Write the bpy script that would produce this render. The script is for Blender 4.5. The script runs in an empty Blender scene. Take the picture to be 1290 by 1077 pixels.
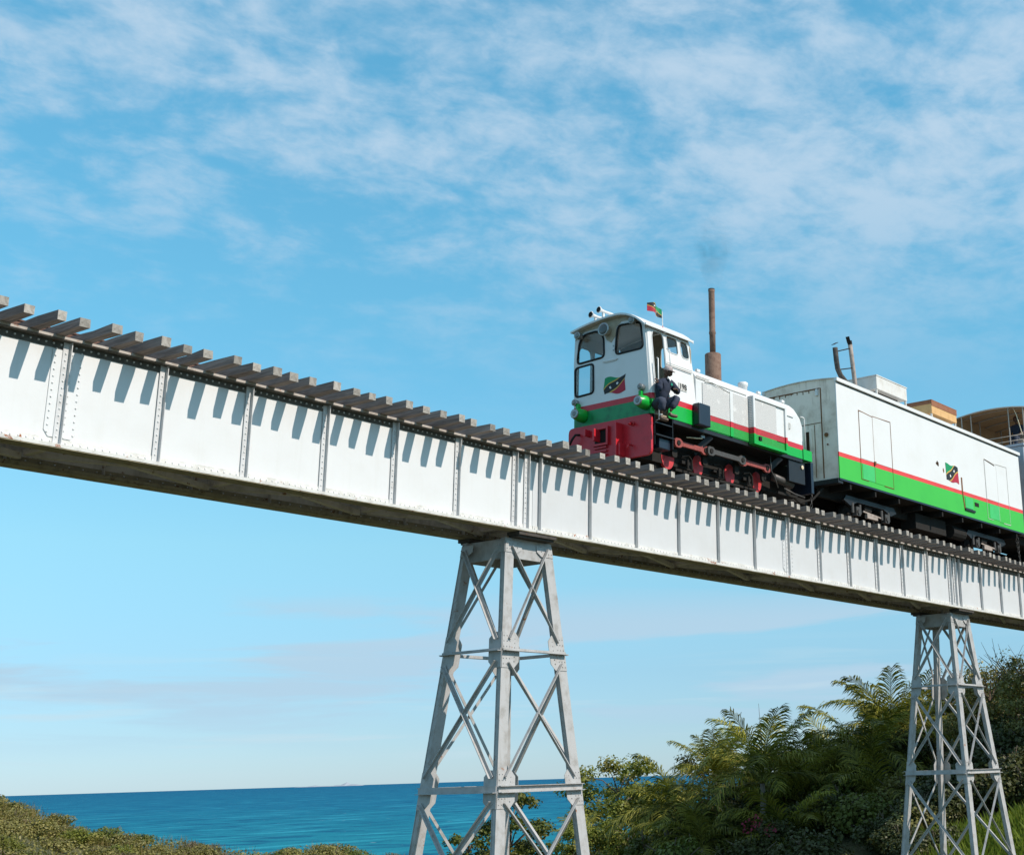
import bpy, bmesh, math, random
import numpy as np
from mathutils import Vector as V, Matrix
from mathutils.geometry import tessellate_polygon
random.seed(11); rng = np.random.default_rng(5)
sc = bpy.context.scene; C = sc.collection
R = math.radians

# ------------------------------------------------------------------ camera, sky, sun, exposure
# x runs along the railway, y across it (away from the camera), z up; the camera is at the origin
cd = bpy.data.cameras.new('camera'); cam = bpy.data.objects.new('camera', cd); C.objects.link(cam); sc.camera = cam
cd.sensor_width = 36; cd.lens = 1747.89 * 36 / 1290
cd.shift_x = (645 - 950.88) / 1290; cd.shift_y = (440.0 - 538.5) / 1290
cd.clip_start = 0.1; cd.clip_end = 90000
cR = V((.55555399, -.83095968, -.02942406)); cU = V((-.22668925, -.18541466, .95615553)); cF = V((.79998234, .5245259, .29137748))
cam.matrix_world = Matrix(((cR.x, cU.x, -cF.x, 0), (cR.y, cU.y, -cF.y, 0), (cR.z, cU.z, -cF.z, 0), (0, 0, 0, 1)))

SUN = V((.20, -1, .94)).normalized()
world = bpy.data.worlds.new('World'); sc.world = world; world.use_nodes = True
def build_sky():
    nt = world.node_tree; N = nt.nodes; L = nt.links
    N.clear()
    out = N.new('ShaderNodeOutputWorld'); bg = N.new('ShaderNodeBackground'); L.new(bg.outputs[0], out.inputs[0])
    bg.inputs[1].default_value = 0.15
    sky = N.new('ShaderNodeTexSky'); sky.sky_type = 'NISHITA'; sky.sun_disc = False
    sky.sun_elevation = math.asin(SUN.z); sky.sun_rotation = math.atan2(SUN.x, SUN.y)
    sky.air_density = 1.0; sky.dust_density = .12; sky.ozone_density = 2.0
    def mth(op, a, b=None, clamp=False):
        n = N.new('ShaderNodeMath'); n.operation = op; n.use_clamp = clamp
        for i, v in enumerate((a, b)):
            if v is None: continue
            if isinstance(v, (int, float)): n.inputs[i].default_value = v
            else: L.new(v, n.inputs[i])
        return n.outputs[0]
    def mix(fac, a, b, typ='MIX'):
        n = N.new('ShaderNodeMix'); n.data_type = 'RGBA'; n.blend_type = typ
        for i, v in ((0, fac), (6, a), (7, b)):
            if isinstance(v, (int, float, tuple)): n.inputs[i].default_value = v if not isinstance(v, tuple) else (*v, 1)
            else: L.new(v, n.inputs[i])
        return n.outputs[2]
    def sstep(v, a, b):
        n = N.new('ShaderNodeMapRange'); n.interpolation_type = 'SMOOTHSTEP'; L.new(v, n.inputs[0])
        n.inputs[1].default_value = a; n.inputs[2].default_value = b; return n.outputs[0]
    tc = N.new('ShaderNodeTexCoord'); sep = N.new('ShaderNodeSeparateXYZ'); L.new(tc.outputs['Generated'], sep.inputs[0])
    X, Y, Z = sep.outputs
    rp = N.new('ShaderNodeValToRGB'); L.new(Z, rp.inputs[0]); el = rp.color_ramp.elements
    for i, (p, c) in enumerate(SKY_TINT):
        e = el[i] if i < 2 else el.new(p); e.position = p; e.color = (*[v / 2 for v in c], 1)
    tint = mix(1.0, rp.outputs[0], (2, 2, 2), 'MULTIPLY')
    col = mix(1.0, sky.outputs[0], tint, 'MULTIPLY')
    zz = mth('ADD', mth('MAXIMUM', Z, 0.0), .16)
    px, py = mth('DIVIDE', X, zz), mth('DIVIDE', Y, zz)
    cmb = N.new('ShaderNodeCombineXYZ'); L.new(px, cmb.inputs[0]); L.new(py, cmb.inputs[1])
    def noise(vec, rot, scl, scale, detail, rough, dist, loc=(0, 0, 0)):
        mp = N.new('ShaderNodeMapping'); L.new(vec, mp.inputs[0]); mp.inputs['Rotation'].default_value = (0, 0, rot); mp.inputs['Scale'].default_value = scl
        mp.inputs['Location'].default_value = loc
        n = N.new('ShaderNodeTexNoise'); L.new(mp.outputs[0], n.inputs[0]); n.inputs['Scale'].default_value = scale
        n.inputs['Detail'].default_value = detail; n.inputs['Roughness'].default_value = rough; n.inputs['Distortion'].default_value = dist
        return n.outputs[0]
    # high broken cirrus, drawn out along one wind direction
    big = noise(cmb.outputs[0], .95, (1, 1.15, 1), 1.1, 3, .5, .3, (3.1, 1.2, 0))
    mid = noise(cmb.outputs[0], .75, (1, 1.05, 1), 6.2, 6, .6, .25, (.4, 2.2, 0))
    fine = noise(cmb.outputs[0], .5, (1, 1.15, 1), 17, 4, .62, .3, (0, 0, 3))
    m = mth('ADD', mth('ADD', mth('MULTIPLY', big, .70), mth('MULTIPLY', mid, .78)), mth('MULTIPLY', fine, .34))
    hi = mth('MULTIPLY', mth('MULTIPLY', sstep(m, .72, 1.08), sstep(Z, .22, .43)), .80)
    col = mix(hi, col, CLOUD_HI)
    # low layered stratus near the sea: azimuth and height, long across
    az = mth('ARCTAN2', Y, X); c2 = N.new('ShaderNodeCombineXYZ')
    L.new(mth('MULTIPLY', az, 1.0), c2.inputs[0]); L.new(mth('MULTIPLY', Z, 5.2), c2.inputs[1])
    lo1 = noise(c2.outputs[0], .03, (1, 1.6, 1), 3.6, 6, .55, .35, (1.35, .9, 0))
    lo2 = noise(c2.outputs[0], .0, (1, 3.2, 1), 5.5, 5, .5, .3, (7, 2, 0))
    band = mth('MULTIPLY', sstep(Z, .015, .06), mth('SUBTRACT', 1.0, sstep(Z, .10, .135)))
    col = mix(mth('MULTIPLY', mth('MULTIPLY', sstep(lo1, .45, .58), band), .9), col, CLOUD_LO)
    col = mix(mth('MULTIPLY', mth('MULTIPLY', sstep(lo2, .52, .70), mth('MULTIPLY', sstep(Z, .0, .03), mth('SUBTRACT', 1.0, sstep(Z, .05, .10)))), .5), col, CLOUD_MID)
    L.new(col, bg.inputs[0])
SKY_TINT = ((0.0, (.43, .62, .98)), (1.0, (.58, .92, .92)), (.035, (.44, .63, .90)), (.07, (.49, .69, .87)), (.156, (.70, 1.01, .97)), (.208, (.71, 1.13, 1.07)), (.259, (.64, 1.19, 1.14)), (.309, (.66, 1.29, 1.20)), (.375, (.69, 1.39, 1.28)), (.5, (.76, 1.58, 1.44)))
CLOUD_HI = (3.8, 4.75, 5.7); CLOUD_LO = (3.1, 4.4, 5.45); CLOUD_MID = (3.95, 5.0, 5.6)
build_sky()
sl = bpy.data.lights.new('sun', 'SUN'); sl.energy = 5.0; sl.angle = R(.53); sl.color = (1, .90, .80)
so = bpy.data.objects.new('sun', sl); C.objects.link(so); so.rotation_euler = SUN.to_track_quat('Z', 'Y').to_euler(); so.location = (0, -30, 40)
sc.view_settings.view_transform = 'Standard'; sc.view_settings.look = 'None'; sc.view_settings.exposure = 0.0; sc.view_settings.gamma = 1
sc.view_settings.use_curve_mapping = False
sc.render.engine = 'CYCLES'; sc.cycles.max_bounces = 8; sc.cycles.transparent_max_bounces = 12; sc.cycles.volume_bounces = 0

# ------------------------------------------------------------------ materials
def nodes(name):
    m = bpy.data.materials.new(name); m.use_nodes = True; nt = m.node_tree
    return m, nt.nodes, nt.links, nt.nodes['Principled BSDF']
def noise_node(N, L, vec, scale, detail=4, rough=.55, dist=0.0):
    n = N.new('ShaderNodeTexNoise'); n.inputs['Scale'].default_value = scale; n.inputs['Detail'].default_value = detail
    n.inputs['Roughness'].default_value = rough; n.inputs['Distortion'].default_value = dist
    if vec is not None: L.new(vec, n.inputs['Vector'])
    return n.outputs['Fac']
def mixc(N, L, fac, a, b, typ='MIX'):
    n = N.new('ShaderNodeMix'); n.data_type = 'RGBA'; n.blend_type = typ
    for i, v in ((0, fac), (6, a), (7, b)):
        if isinstance(v, (int, float)): n.inputs[i].default_value = v
        elif isinstance(v, tuple): n.inputs[i].default_value = (*v, 1)
        else: L.new(v, n.inputs[i])
    return n.outputs[2]
def ramp(N, L, v, a, b, smooth=True):
    n = N.new('ShaderNodeMapRange'); n.interpolation_type = 'SMOOTHSTEP' if smooth else 'LINEAR'
    L.new(v, n.inputs[0]); n.inputs[1].default_value = a; n.inputs[2].default_value = b; return n.outputs[0]
def paint(name, col, rough=.45, spec=.4, metal=0.0, grime=(.5, .47, .42), g=.25, gs=2.5, streak=0.0, rust=0.0, rs=5.0, rcol=(.16, .055, .02), bump=.0, bs=40, rnd=0.0):
    m, N, L, P = nodes(name)
    tc = N.new('ShaderNodeTexCoord').outputs['Object']
    c = mixc(N, L, ramp(N, L, noise_node(N, L, tc, gs, 6, .62), .42, .78), col, tuple(a * b for a, b in zip(col, grime)))
    base = mixc(N, L, g, col, c)
    if streak:
        mp = N.new('ShaderNodeMapping'); L.new(tc, mp.inputs[0]); mp.inputs['Scale'].default_value = (9, 9, .7)
        s = ramp(N, L, noise_node(N, L, mp.outputs[0], 1.0, 5, .6), .52, .74)
        mu = N.new('ShaderNodeMath'); mu.operation = 'MULTIPLY'; L.new(s, mu.inputs[0]); mu.inputs[1].default_value = streak
        base = mixc(N, L, mu.outputs[0], base, tuple(a * b for a, b in zip(col, grime)))
    if rust:
        r = ramp(N, L, noise_node(N, L, tc, rs, 8, .68, .4), .70 - rust * .25, .76 - rust * .25)
        rc = mixc(N, L, noise_node(N, L, tc, rs * 7, 3), rcol, tuple(min(1, a * 2.6) for a in rcol))
        base = mixc(N, L, r, base, rc)
    if rnd:
        oi = N.new('ShaderNodeObjectInfo').outputs['Random']
        base = mixc(N, L, ramp(N, L, oi, 0, 1, False), base, mixc(N, L, rnd, base, (.02, .018, .015)))
    L.new(base, P.inputs['Base Color'])
    P.inputs['Roughness'].default_value = rough; P.inputs['Specular IOR Level'].default_value = spec; P.inputs['Metallic'].default_value = metal
    if bump:
        b = N.new('ShaderNodeBump'); b.inputs['Strength'].default_value = bump; b.inputs['Distance'].default_value = .01
        L.new(noise_node(N, L, tc, bs, 5), b.inputs['Height']); L.new(b.outputs[0], P.inputs['Normal'])
    return m
def leafmat(name, c1, c2, c3=None, trans=.35, rough=.5, spec=.3, ns=.6):
    m, N, L, P = nodes(name)
    geo = N.new('ShaderNodeNewGeometry'); tc = N.new('ShaderNodeTexCoord').outputs['Object']
    oi = N.new('ShaderNodeObjectInfo').outputs['Random']
    c = mixc(N, L, geo.outputs['Random Per Island'], c1, c2)
    if c3: c = mixc(N, L, ramp(N, L, noise_node(N, L, tc, ns, 3), .5, .68), c, c3)
    c = mixc(N, L, oi, c, mixc(N, L, .45, c, (.09, .085, .02)))
    L.new(c, P.inputs['Base Color']); P.inputs['Roughness'].default_value = rough; P.inputs['Specular IOR Level'].default_value = spec
    t = N.new('ShaderNodeBsdfTranslucent'); L.new(mixc(N, L, 1.0, c, (1.15, 1.25, .55), 'MULTIPLY'), t.inputs[0])
    mx = N.new('ShaderNodeMixShader'); mx.inputs[0].default_value = trans
    L.new(P.outputs[0], mx.inputs[1]); L.new(t.outputs[0], mx.inputs[2]); L.new(mx.outputs[0], N['Material Output'].inputs[0])
    return m
M = {}
M['islerock'] = paint('hazed_island_rock', (.30, .33, .37), .9, .1)  # blue-grey haze of distance painted into the rock colour
M['web'] = paint('girder_white_paint', (.66, .66, .655), .42, .5, g=.35, grime=(.86, .84, .80), gs=1.3, streak=.2, bump=.5, bs=1.7)
M['web2'] = paint('girder_grey_white_paint', (.57, .575, .58), .5, .4, g=.35, grime=(.86, .84, .80), gs=1.3, streak=.22, bump=.5, bs=1.7)
M['edge'] = paint('flange_edge_paint', (.64, .63, .60), .5, .4, g=.6, gs=6, rust=.36, rs=3.2, bump=.3)
M['shadedirt'] = paint('flange_underside_shade_grime', (.30, .26, .175), .8, .2, g=.9, grime=(.5, .5, .5), gs=7, rust=.42, rs=6, rcol=(.07, .035, .018), bump=.5)  # rust and dirt, with the underside's shade darkened into the colour
M['topshadedirt'] = paint('top_angle_shade_grime', (.12, .113, .10), .7, .25, g=.9, grime=(.45, .44, .42), gs=8, rust=.35, rs=6, rcol=(.07, .035, .02), bump=.4)  # grime plus the shade under the top flange, painted in as a dark tone
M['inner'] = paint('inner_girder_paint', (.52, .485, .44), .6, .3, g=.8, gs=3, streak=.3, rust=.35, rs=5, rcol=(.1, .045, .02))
M['stiff'] = paint('stiffener_paint', (.58, .58, .58), .5, .4, g=.4, gs=5, rust=.12, rs=5)
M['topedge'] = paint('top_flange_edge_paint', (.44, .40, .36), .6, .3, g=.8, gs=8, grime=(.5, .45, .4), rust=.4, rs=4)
M['rodred'] = paint('worn_red_rod', (.30, .07, .06), .6, .3, g=.9, gs=14, grime=(.45, .5, .55))
M['tower'] = paint('tower_paint', (.41, .405, .40), .5, .35, g=.8, gs=5, grime=(.6, .56, .5), streak=.35, rust=.27, rs=6, rcol=(.15, .06, .025))
M['bearing'] = paint('bearing_rust', (.075, .066, .058), .85, .2, g=.8, gs=9, rust=.2, rs=8, rcol=(.08, .035, .018), bump=.6)
def timber(name, col, endc):
    m, N, L, P = nodes(name)
    tc = N.new('ShaderNodeTexCoord').outputs['Object']; oi = N.new('ShaderNodeObjectInfo').outputs['Random']
    mp = N.new('ShaderNodeMapping'); L.new(tc, mp.inputs[0]); mp.inputs['Scale'].default_value = (26, 1.6, 26)
    ad = N.new('ShaderNodeVectorMath'); ad.operation = 'ADD'; L.new(mp.outputs[0], ad.inputs[0])
    sc_ = N.new('ShaderNodeVectorMath'); sc_.operation = 'SCALE'; sc_.inputs[0].default_value = (37, 11, 23); L.new(oi, sc_.inputs['Scale']); L.new(sc_.outputs[0], ad.inputs[1])
    g = noise_node(N, L, ad.outputs[0], 1.0, 6, .65)
    c = mixc(N, L, ramp(N, L, g, .3, .7), tuple(x * .5 for x in col), col)
    c = mixc(N, L, oi, mixc(N, L, .35, c, (.02, .016, .013)), c)
    L.new(c, P.inputs['Base Color']); P.inputs['Roughness'].default_value = .85; P.inputs['Specular IOR Level'].default_value = .15
    b = N.new('ShaderNodeBump'); b.inputs['Strength'].default_value = .7; b.inputs['Distance'].default_value = .012; L.new(g, b.inputs['Height']); L.new(b.outputs[0], P.inputs['Normal'])
    return m
M['sleeper'] = timber('weathered_sleeper_timber', (.37, .305, .28), None)
M['endgrain'] = paint('sleeper_end_grain', (.46, .43, .385), .85, .1, g=.9, gs=14, grime=(.45, .42, .4), bump=.8, bs=60, rnd=.5)
M['rail'] = paint('rusty_rail_steel', (.12, .055, .035), .6, .4, g=.7, gs=12, metal=.2)
M['white'] = paint('loco_white_enamel', (.69, .69, .68), .3, .5, g=.5, gs=2.2, grime=(.86, .85, .8), streak=.10)
M['cream'] = paint('dirty_shaded_cream_paint', (.46, .40, .30), .6, .3, g=.8, gs=4, grime=(.6, .55, .48))  # dirt plus the shade and bounce under the cab roof, mixed into the cream
M['red'] = paint('loco_red_enamel', (.56, .018, .028), .32, .5, g=.4, gs=5, grime=(.6, .7, .7))
M['beam'] = paint('buffer_beam_red', (.53, .018, .028), .35, .5, g=.6, gs=4, grime=(.55, .6, .6))
M['green'] = paint('loco_green_enamel', (.006, .38, .04), .32, .5, g=.35, gs=5, grime=(.6, .55, .6))
M['greenf'] = paint('patchy_shaded_green_enamel', (.010, .25, .075), .35, .5, g=.9, gs=4.5, grime=(.5, .36, .4))  # patchy green of the cab front, darkened for its shaded face
M['black'] = paint('black_frame_paint', (.012, .013, .016), .45, .4, g=.6, gs=5, grime=(1.6, 1.5, 1.3))
M['navyblack'] = paint('blue_black_paint', (.012, .018, .032), .35, .5, g=.4)
M['soot'] = paint('grease_black', (.020, .018, .016), .8, .2, g=.6, gs=9)
M['rod'] = paint('greasy_grey_rod', (.085, .075, .068), .5, .5, g=.8, gs=14, metal=.3)
M['wheelred'] = paint('wheel_red', (.55, .045, .05), .5, .4, g=.7, gs=10, grime=(.5, .6, .6))
M['rusty'] = paint('rusted_exhaust', (.21, .135, .10), .8, .2, g=.9, gs=9, grime=(.5, .4, .4), rust=.35, rs=7, rcol=(.10, .06, .048), bump=.6)
M['pipe'] = paint('grey_brown_pipe', (.36, .30, .26), .7, .3, g=.9, gs=7, grime=(.45, .4, .36))
M['sootpipe'] = paint('sooty_pipe', (.05, .047, .045), .8, .2, g=.9, gs=7, grime=(2.6, 2.4, 2.2))
M['rubber'] = paint('black_window_rubber', (.015, .015, .016), .6, .3)
M['chrome'] = paint('lamp_metal', (.35, .35, .34), .3, .6, metal=.7)
M['lens'] = paint('lamp_glass', (.16, .165, .16), .12, .8, g=.3, gs=30)
M['darklens'] = paint('big_headlamp_glass', (.07, .07, .065), .2, .7, g=.3, gs=30)
M['inside'] = paint('cab_interior_paint', (.40, .33, .24), .7, .2, g=.6)
M['carwhite'] = paint('wagon_white_paint', (.69, .69, .68), .45, .4, g=.5, gs=1.1, grime=(.9, .89, .86), streak=.16, bump=.4, bs=1.9)
M['carend'] = paint('wagon_end_grey_white', (.86, .735, .63), .6, .3, g=.9, gs=1.7, grime=(.55, .48, .42), streak=.7, rust=.12, rs=4, rcol=(.17, .075, .03))
M['cargreen'] = paint('wagon_green_paint', (.05, .46, .05), .45, .4, g=.4, gs=1.5, grime=(.72, .82, .9))
M['cargreen2'] = paint('wagon_door_green_patch', (.055, .49, .13), .45, .4, g=.3, gs=2)
M['carred'] = paint('wagon_red_stripe', (.70, .055, .05), .45, .4, g=.3)
M['rustline'] = paint('rusty_seam', (.20, .095, .045), .9, .1, g=.8, gs=12)
M['hole'] = paint('dark_hole_rust', (.05, .028, .016), .9, .1, g=.8, gs=30)
M['ply'] = paint('bare_plywood', (.62, .38, .17), .7, .2, g=.6, gs=5, grime=(.7, .6, .5))
M['plytop'] = paint('brown_lid_paint', (.28, .12, .065), .7, .2, g=.5, gs=5)
M['boxwhite'] = paint('roof_box_white', (.62, .61, .58), .6, .3, g=.7, gs=4, grime=(.8, .74, .66), streak=.3)
M['canvas'] = paint('tan_canopy_canvas', (.40, .25, .135), .9, .1, g=.6, gs=2.5, grime=(.75, .72, .7))
M['coach'] = paint('coach_blue_grey_paint', (.34, .37, .42), .5, .4, g=.4)
M['railpaint'] = paint('coach_railing_paint', (.38, .33, .28), .55, .4, g=.5, gs=9)
M['strap'] = paint('pale_rope', (.72, .60, .42), .8, .2, g=.5, gs=20)
M['skin'] = paint('dark_skin', (.095, .05, .033), .5, .35, g=.3, gs=30)
M['jacket'] = paint('navy_jacket_cloth', (.030, .037, .060), .85, .2, g=.6, gs=10, bump=.6, bs=25)
M['trousers'] = paint('slate_blue_trouser_cloth', (.050, .058, .085), .85, .2, g=.6, gs=10, bump=.6, bs=25)
M['cap'] = paint('grey_cap_cloth', (.42, .36, .35), .85, .1, g=.5, gs=30)
M['shirt'] = paint('white_shirt_cloth', (.75, .75, .73), .8, .1)
M['boot'] = paint('brown_boot_leather', (.12, .075, .05), .5, .4, g=.5, gs=30)
M['teal'] = paint('teal_badge', (.02, .25, .17), .6, .2)
M['fgreen'] = paint('flag_green', (.012, .27, .10), .5, .3, g=.3)
M['fyellow'] = paint('flag_yellow', (.60, .36, .07), .5, .3, g=.2)
M['fblack'] = paint('flag_black', (.022, .02, .022), .5, .3, g=.2)
M['fred'] = paint('flag_red', (.42, .022, .045), .5, .3, g=.3)
M['fwhite'] = paint('flag_star_white', (.8, .8, .78), .5, .3, g=.1)
M['plate'] = paint('number_plate_alloy', (.55, .54, .51), .6, .4, g=.5, gs=30)
M['bark'] = paint('grey_brown_bark', (.17, .13, .10), .9, .1, g=.8, gs=8, bump=.8, bs=20)
M['palmbark'] = paint('pale_palm_trunk', (.24, .20, .17), .9, .1, g=.8, gs=10, bump=.6, bs=20)
M['twig'] = paint('dry_twigs', (.17, .13, .10), .9, .1, g=.5)
M['leafA'] = leafmat('sea_grape_leaves', (.15, .175, .035), (.08, .11, .022), (.19, .165, .045), .2, .5, .2)
M['leafB'] = leafmat('coastal_scrub_leaves', (.33, .28, .085), (.15, .15, .045), (.36, .31, .12), .2)
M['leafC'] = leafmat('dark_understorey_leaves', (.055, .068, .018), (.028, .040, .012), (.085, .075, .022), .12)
M['leafD'] = leafmat('yellow_green_leaves', (.24, .25, .045), (.13, .16, .03), (.26, .22, .06), .25, .5, .2)
M['leafE'] = leafmat('dry_mauve_scrub_leaves', (.26, .20, .15), (.16, .135, .085), (.21, .17, .08))
M['palm'] = leafmat('palm_frond_green', (.36, .33, .05), (.04, .065, .012), None, .16, .5, .15)
M['palmlight'] = leafmat('young_frond_green', (.42, .38, .09), (.27, .28, .06), None, .3, .5, .15)
M['palmdry'] = leafmat('dry_orange_frond', (.42, .17, .03), (.26, .10, .03), None, .4, .7, .1)
M['flower'] = leafmat('pink_flowers', (.45, .03, .12), (.30, .03, .10), None, .3, .7, .1)
M['grass'] = leafmat('bright_tall_grass', (.24, .32, .04), (.14, .20, .03), None, .45, .5, .3)
M['straw'] = leafmat('dry_grass', (.36, .27, .12), (.22, .17, .06), None, .4, .7, .1)
def glassmat():
    m, N, L, P = nodes('window_glass')
    t = N.new('ShaderNodeBsdfTransparent'); t.inputs[0].default_value = (.86, .88, .88, 1); gl = N.new('ShaderNodeBsdfGlossy'); gl.inputs['Roughness'].default_value = .03
    fr = N.new('ShaderNodeLayerWeight'); fr.inputs[0].default_value = .35
    pw = N.new('ShaderNodeMath'); pw.operation = 'POWER'; L.new(fr.outputs['Facing'], pw.inputs[0]); pw.inputs[1].default_value = 3
    ad = N.new('ShaderNodeMath'); ad.operation = 'MULTIPLY_ADD'; L.new(pw.outputs[0], ad.inputs[0]); ad.inputs[1].default_value = .5; ad.inputs[2].default_value = .035
    mx = N.new('ShaderNodeMixShader'); L.new(ad.outputs[0], mx.inputs[0]); L.new(t.outputs[0], mx.inputs[1]); L.new(gl.outputs[0], mx.inputs[2])
    L.new(mx.outputs[0], N['Material Output'].inputs[0]); return m
M['glass'] = glassmat()
def screenmat(name, wire, gap, scale=34):
    m, N, L, P = nodes(name)
    tc = N.new('ShaderNodeTexCoord').outputs['Object']
    mp = N.new('ShaderNodeMapping'); L.new(tc, mp.inputs[0]); mp.inputs['Rotation'].default_value = (0, R(45), 0)
    sp = N.new('ShaderNodeSeparateXYZ'); L.new(mp.outputs[0], sp.inputs[0])
    def saw(s):
        a = N.new('ShaderNodeMath'); a.operation = 'MULTIPLY'; L.new(s, a.inputs[0]); a.inputs[1].default_value = scale
        b = N.new('ShaderNodeMath'); b.operation = 'FRACT'; L.new(a.outputs[0], b.inputs[0])
        c = N.new('ShaderNodeMath'); c.operation = 'GREATER_THAN'; L.new(b.outputs[0], c.inputs[0]); c.inputs[1].default_value = .42; return c.outputs[0]
    mn = N.new('ShaderNodeMath'); mn.operation = 'MULTIPLY'; L.new(saw(sp.outputs[0]), mn.inputs[0]); L.new(saw(sp.outputs[2]), mn.inputs[1])
    c = mixc(N, L, mn.outputs[0], wire, gap)
    c = mixc(N, L, ramp(N, L, noise_node(N, L, tc, 5, 5), .55, .75), c, wire)
    L.new(c, P.inputs['Base Color']); P.inputs['Roughness'].default_value = .6; return m
M['greenscuff'] = paint('scuffed_green_enamel', (.006, .40, .045), .4, .5, g=.6, gs=6, grime=(.6, .55, .6), rust=.16, rs=9, rcol=(.16, .19, .08))
M['screen'] = screenmat('radiator_screen_white', (.66, .65, .63), (.24, .24, .24))
M['screenred'] = screenmat('radiator_screen_red', (.50, .03, .04), (.22, .012, .02))
M['screengreen'] = screenmat('radiator_screen_green', (.02, .34, .05), (.008, .16, .02))
def groundmat():
    m, N, L, P = nodes('dry_hillside_soil'); tc = N.new('ShaderNodeTexCoord').outputs['Object']
    c = mixc(N, L, ramp(N, L, noise_node(N, L, tc, .35, 8, .65), .35, .65), (.050, .058, .020), (.14, .12, .055))
    c = mixc(N, L, ramp(N, L, noise_node(N, L, tc, 3.5, 6, .6), .45, .7), c, (.07, .075, .022))
    L.new(c, P.inputs['Base Color']); P.inputs['Roughness'].default_value = .95
    b = N.new('ShaderNodeBump'); b.inputs['Distance'].default_value = .3; L.new(noise_node(N, L, tc, 2.5, 6), b.inputs['Height']); L.new(b.outputs[0], P.inputs['Normal']); return m
M['ground'] = groundmat()
def seamat():
    m, N, L, P = nodes('sea_water'); geo = N.new('ShaderNodeNewGeometry'); pos = geo.outputs['Position']
    # water colour by depth: teal over the shallow shelf, deep blue outside it
    d = N.new('ShaderNodeVectorMath'); d.operation = 'DISTANCE'; L.new(pos, d.inputs[0]); d.inputs[1].default_value = (55, 60, -15)
    lg = N.new('ShaderNodeMath'); lg.operation = 'LOGARITHM'; L.new(d.outputs['Value'], lg.inputs[0]); lg.inputs[1].default_value = 10
    patch = N.new('ShaderNodeMapping'); L.new(pos, patch.inputs[0]); patch.inputs['Scale'].default_value = (.004, .004, .004)
    pn = noise_node(N, L, patch.outputs[0], 1.0, 4)
    ad = N.new('ShaderNodeMath'); ad.operation = 'MULTIPLY_ADD'; L.new(pn, ad.inputs[0]); ad.inputs[1].default_value = .35; L.new(lg.outputs[0], ad.inputs[2])
    c = mixc(N, L, ramp(N, L, ad.outputs[0], 2.35, 3.2, False), (.012, .195, .245), (.006, .125, .215))
    c = mixc(N, L, ramp(N, L, ad.outputs[0], 3.0, 4.3, False), c, (.005, .088, .182))
    w1 = noise_node(N, L, pos, .055, 6, .62, .6); w2 = noise_node(N, L, pos, .35, 5, .6, .3)
    wv = N.new('ShaderNodeMapping'); L.new(pos, wv.inputs[0]); wv.inputs['Rotation'].default_value = (0, 0, R(33)); wv.inputs['Scale'].default_value = (.02, .07, 1)
    w3 = noise_node(N, L, wv.outputs[0], 1.0, 5, .6, .4)
    c = mixc(N, L, ramp(N, L, w1, .45, .68), c, mixc(N, L, .75, c, (.001, .05, .13)))
    c = mixc(N, L, ramp(N, L, w3, .5, .7), c, mixc(N, L, .45, c, (.05, .40, .50)))
    wc = N.new('ShaderNodeMapping'); L.new(pos, wc.inputs[0]); wc.inputs['Rotation'].default_value = (0, 0, R(33)); wc.inputs['Scale'].default_value = (.10, .30, 1)
    c = mixc(N, L, ramp(N, L, noise_node(N, L, wc.outputs[0], 1.0, 3, .6, .5), .70, .76), c, (.30, .42, .45))
    N.remove(P); P = N.new('ShaderNodeBsdfDiffuse'); L.new(c, P.inputs['Color']); G = N.new('ShaderNodeBsdfGlossy'); G.inputs['Roughness'].default_value = .22; mx = N.new('ShaderNodeMixShader'); mx.inputs[0].default_value = .05
    L.new(P.outputs[0], mx.inputs[1]); L.new(G.outputs[0], mx.inputs[2]); L.new(mx.outputs[0], N['Material Output'].inputs[0])
    s = N.new('ShaderNodeMath'); s.operation = 'MULTIPLY_ADD'; L.new(w1, s.inputs[0]); s.inputs[1].default_value = 3.0; L.new(w2, s.inputs[2])
    b = N.new('ShaderNodeBump'); b.inputs['Strength'].default_value = .9; b.inputs['Distance'].default_value = .5; L.new(s.outputs[0], b.inputs['Height']); L.new(b.outputs[0], P.inputs['Normal']); L.new(b.outputs[0], G.inputs['Normal'])
    return m
M['sea'] = seamat()

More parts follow.
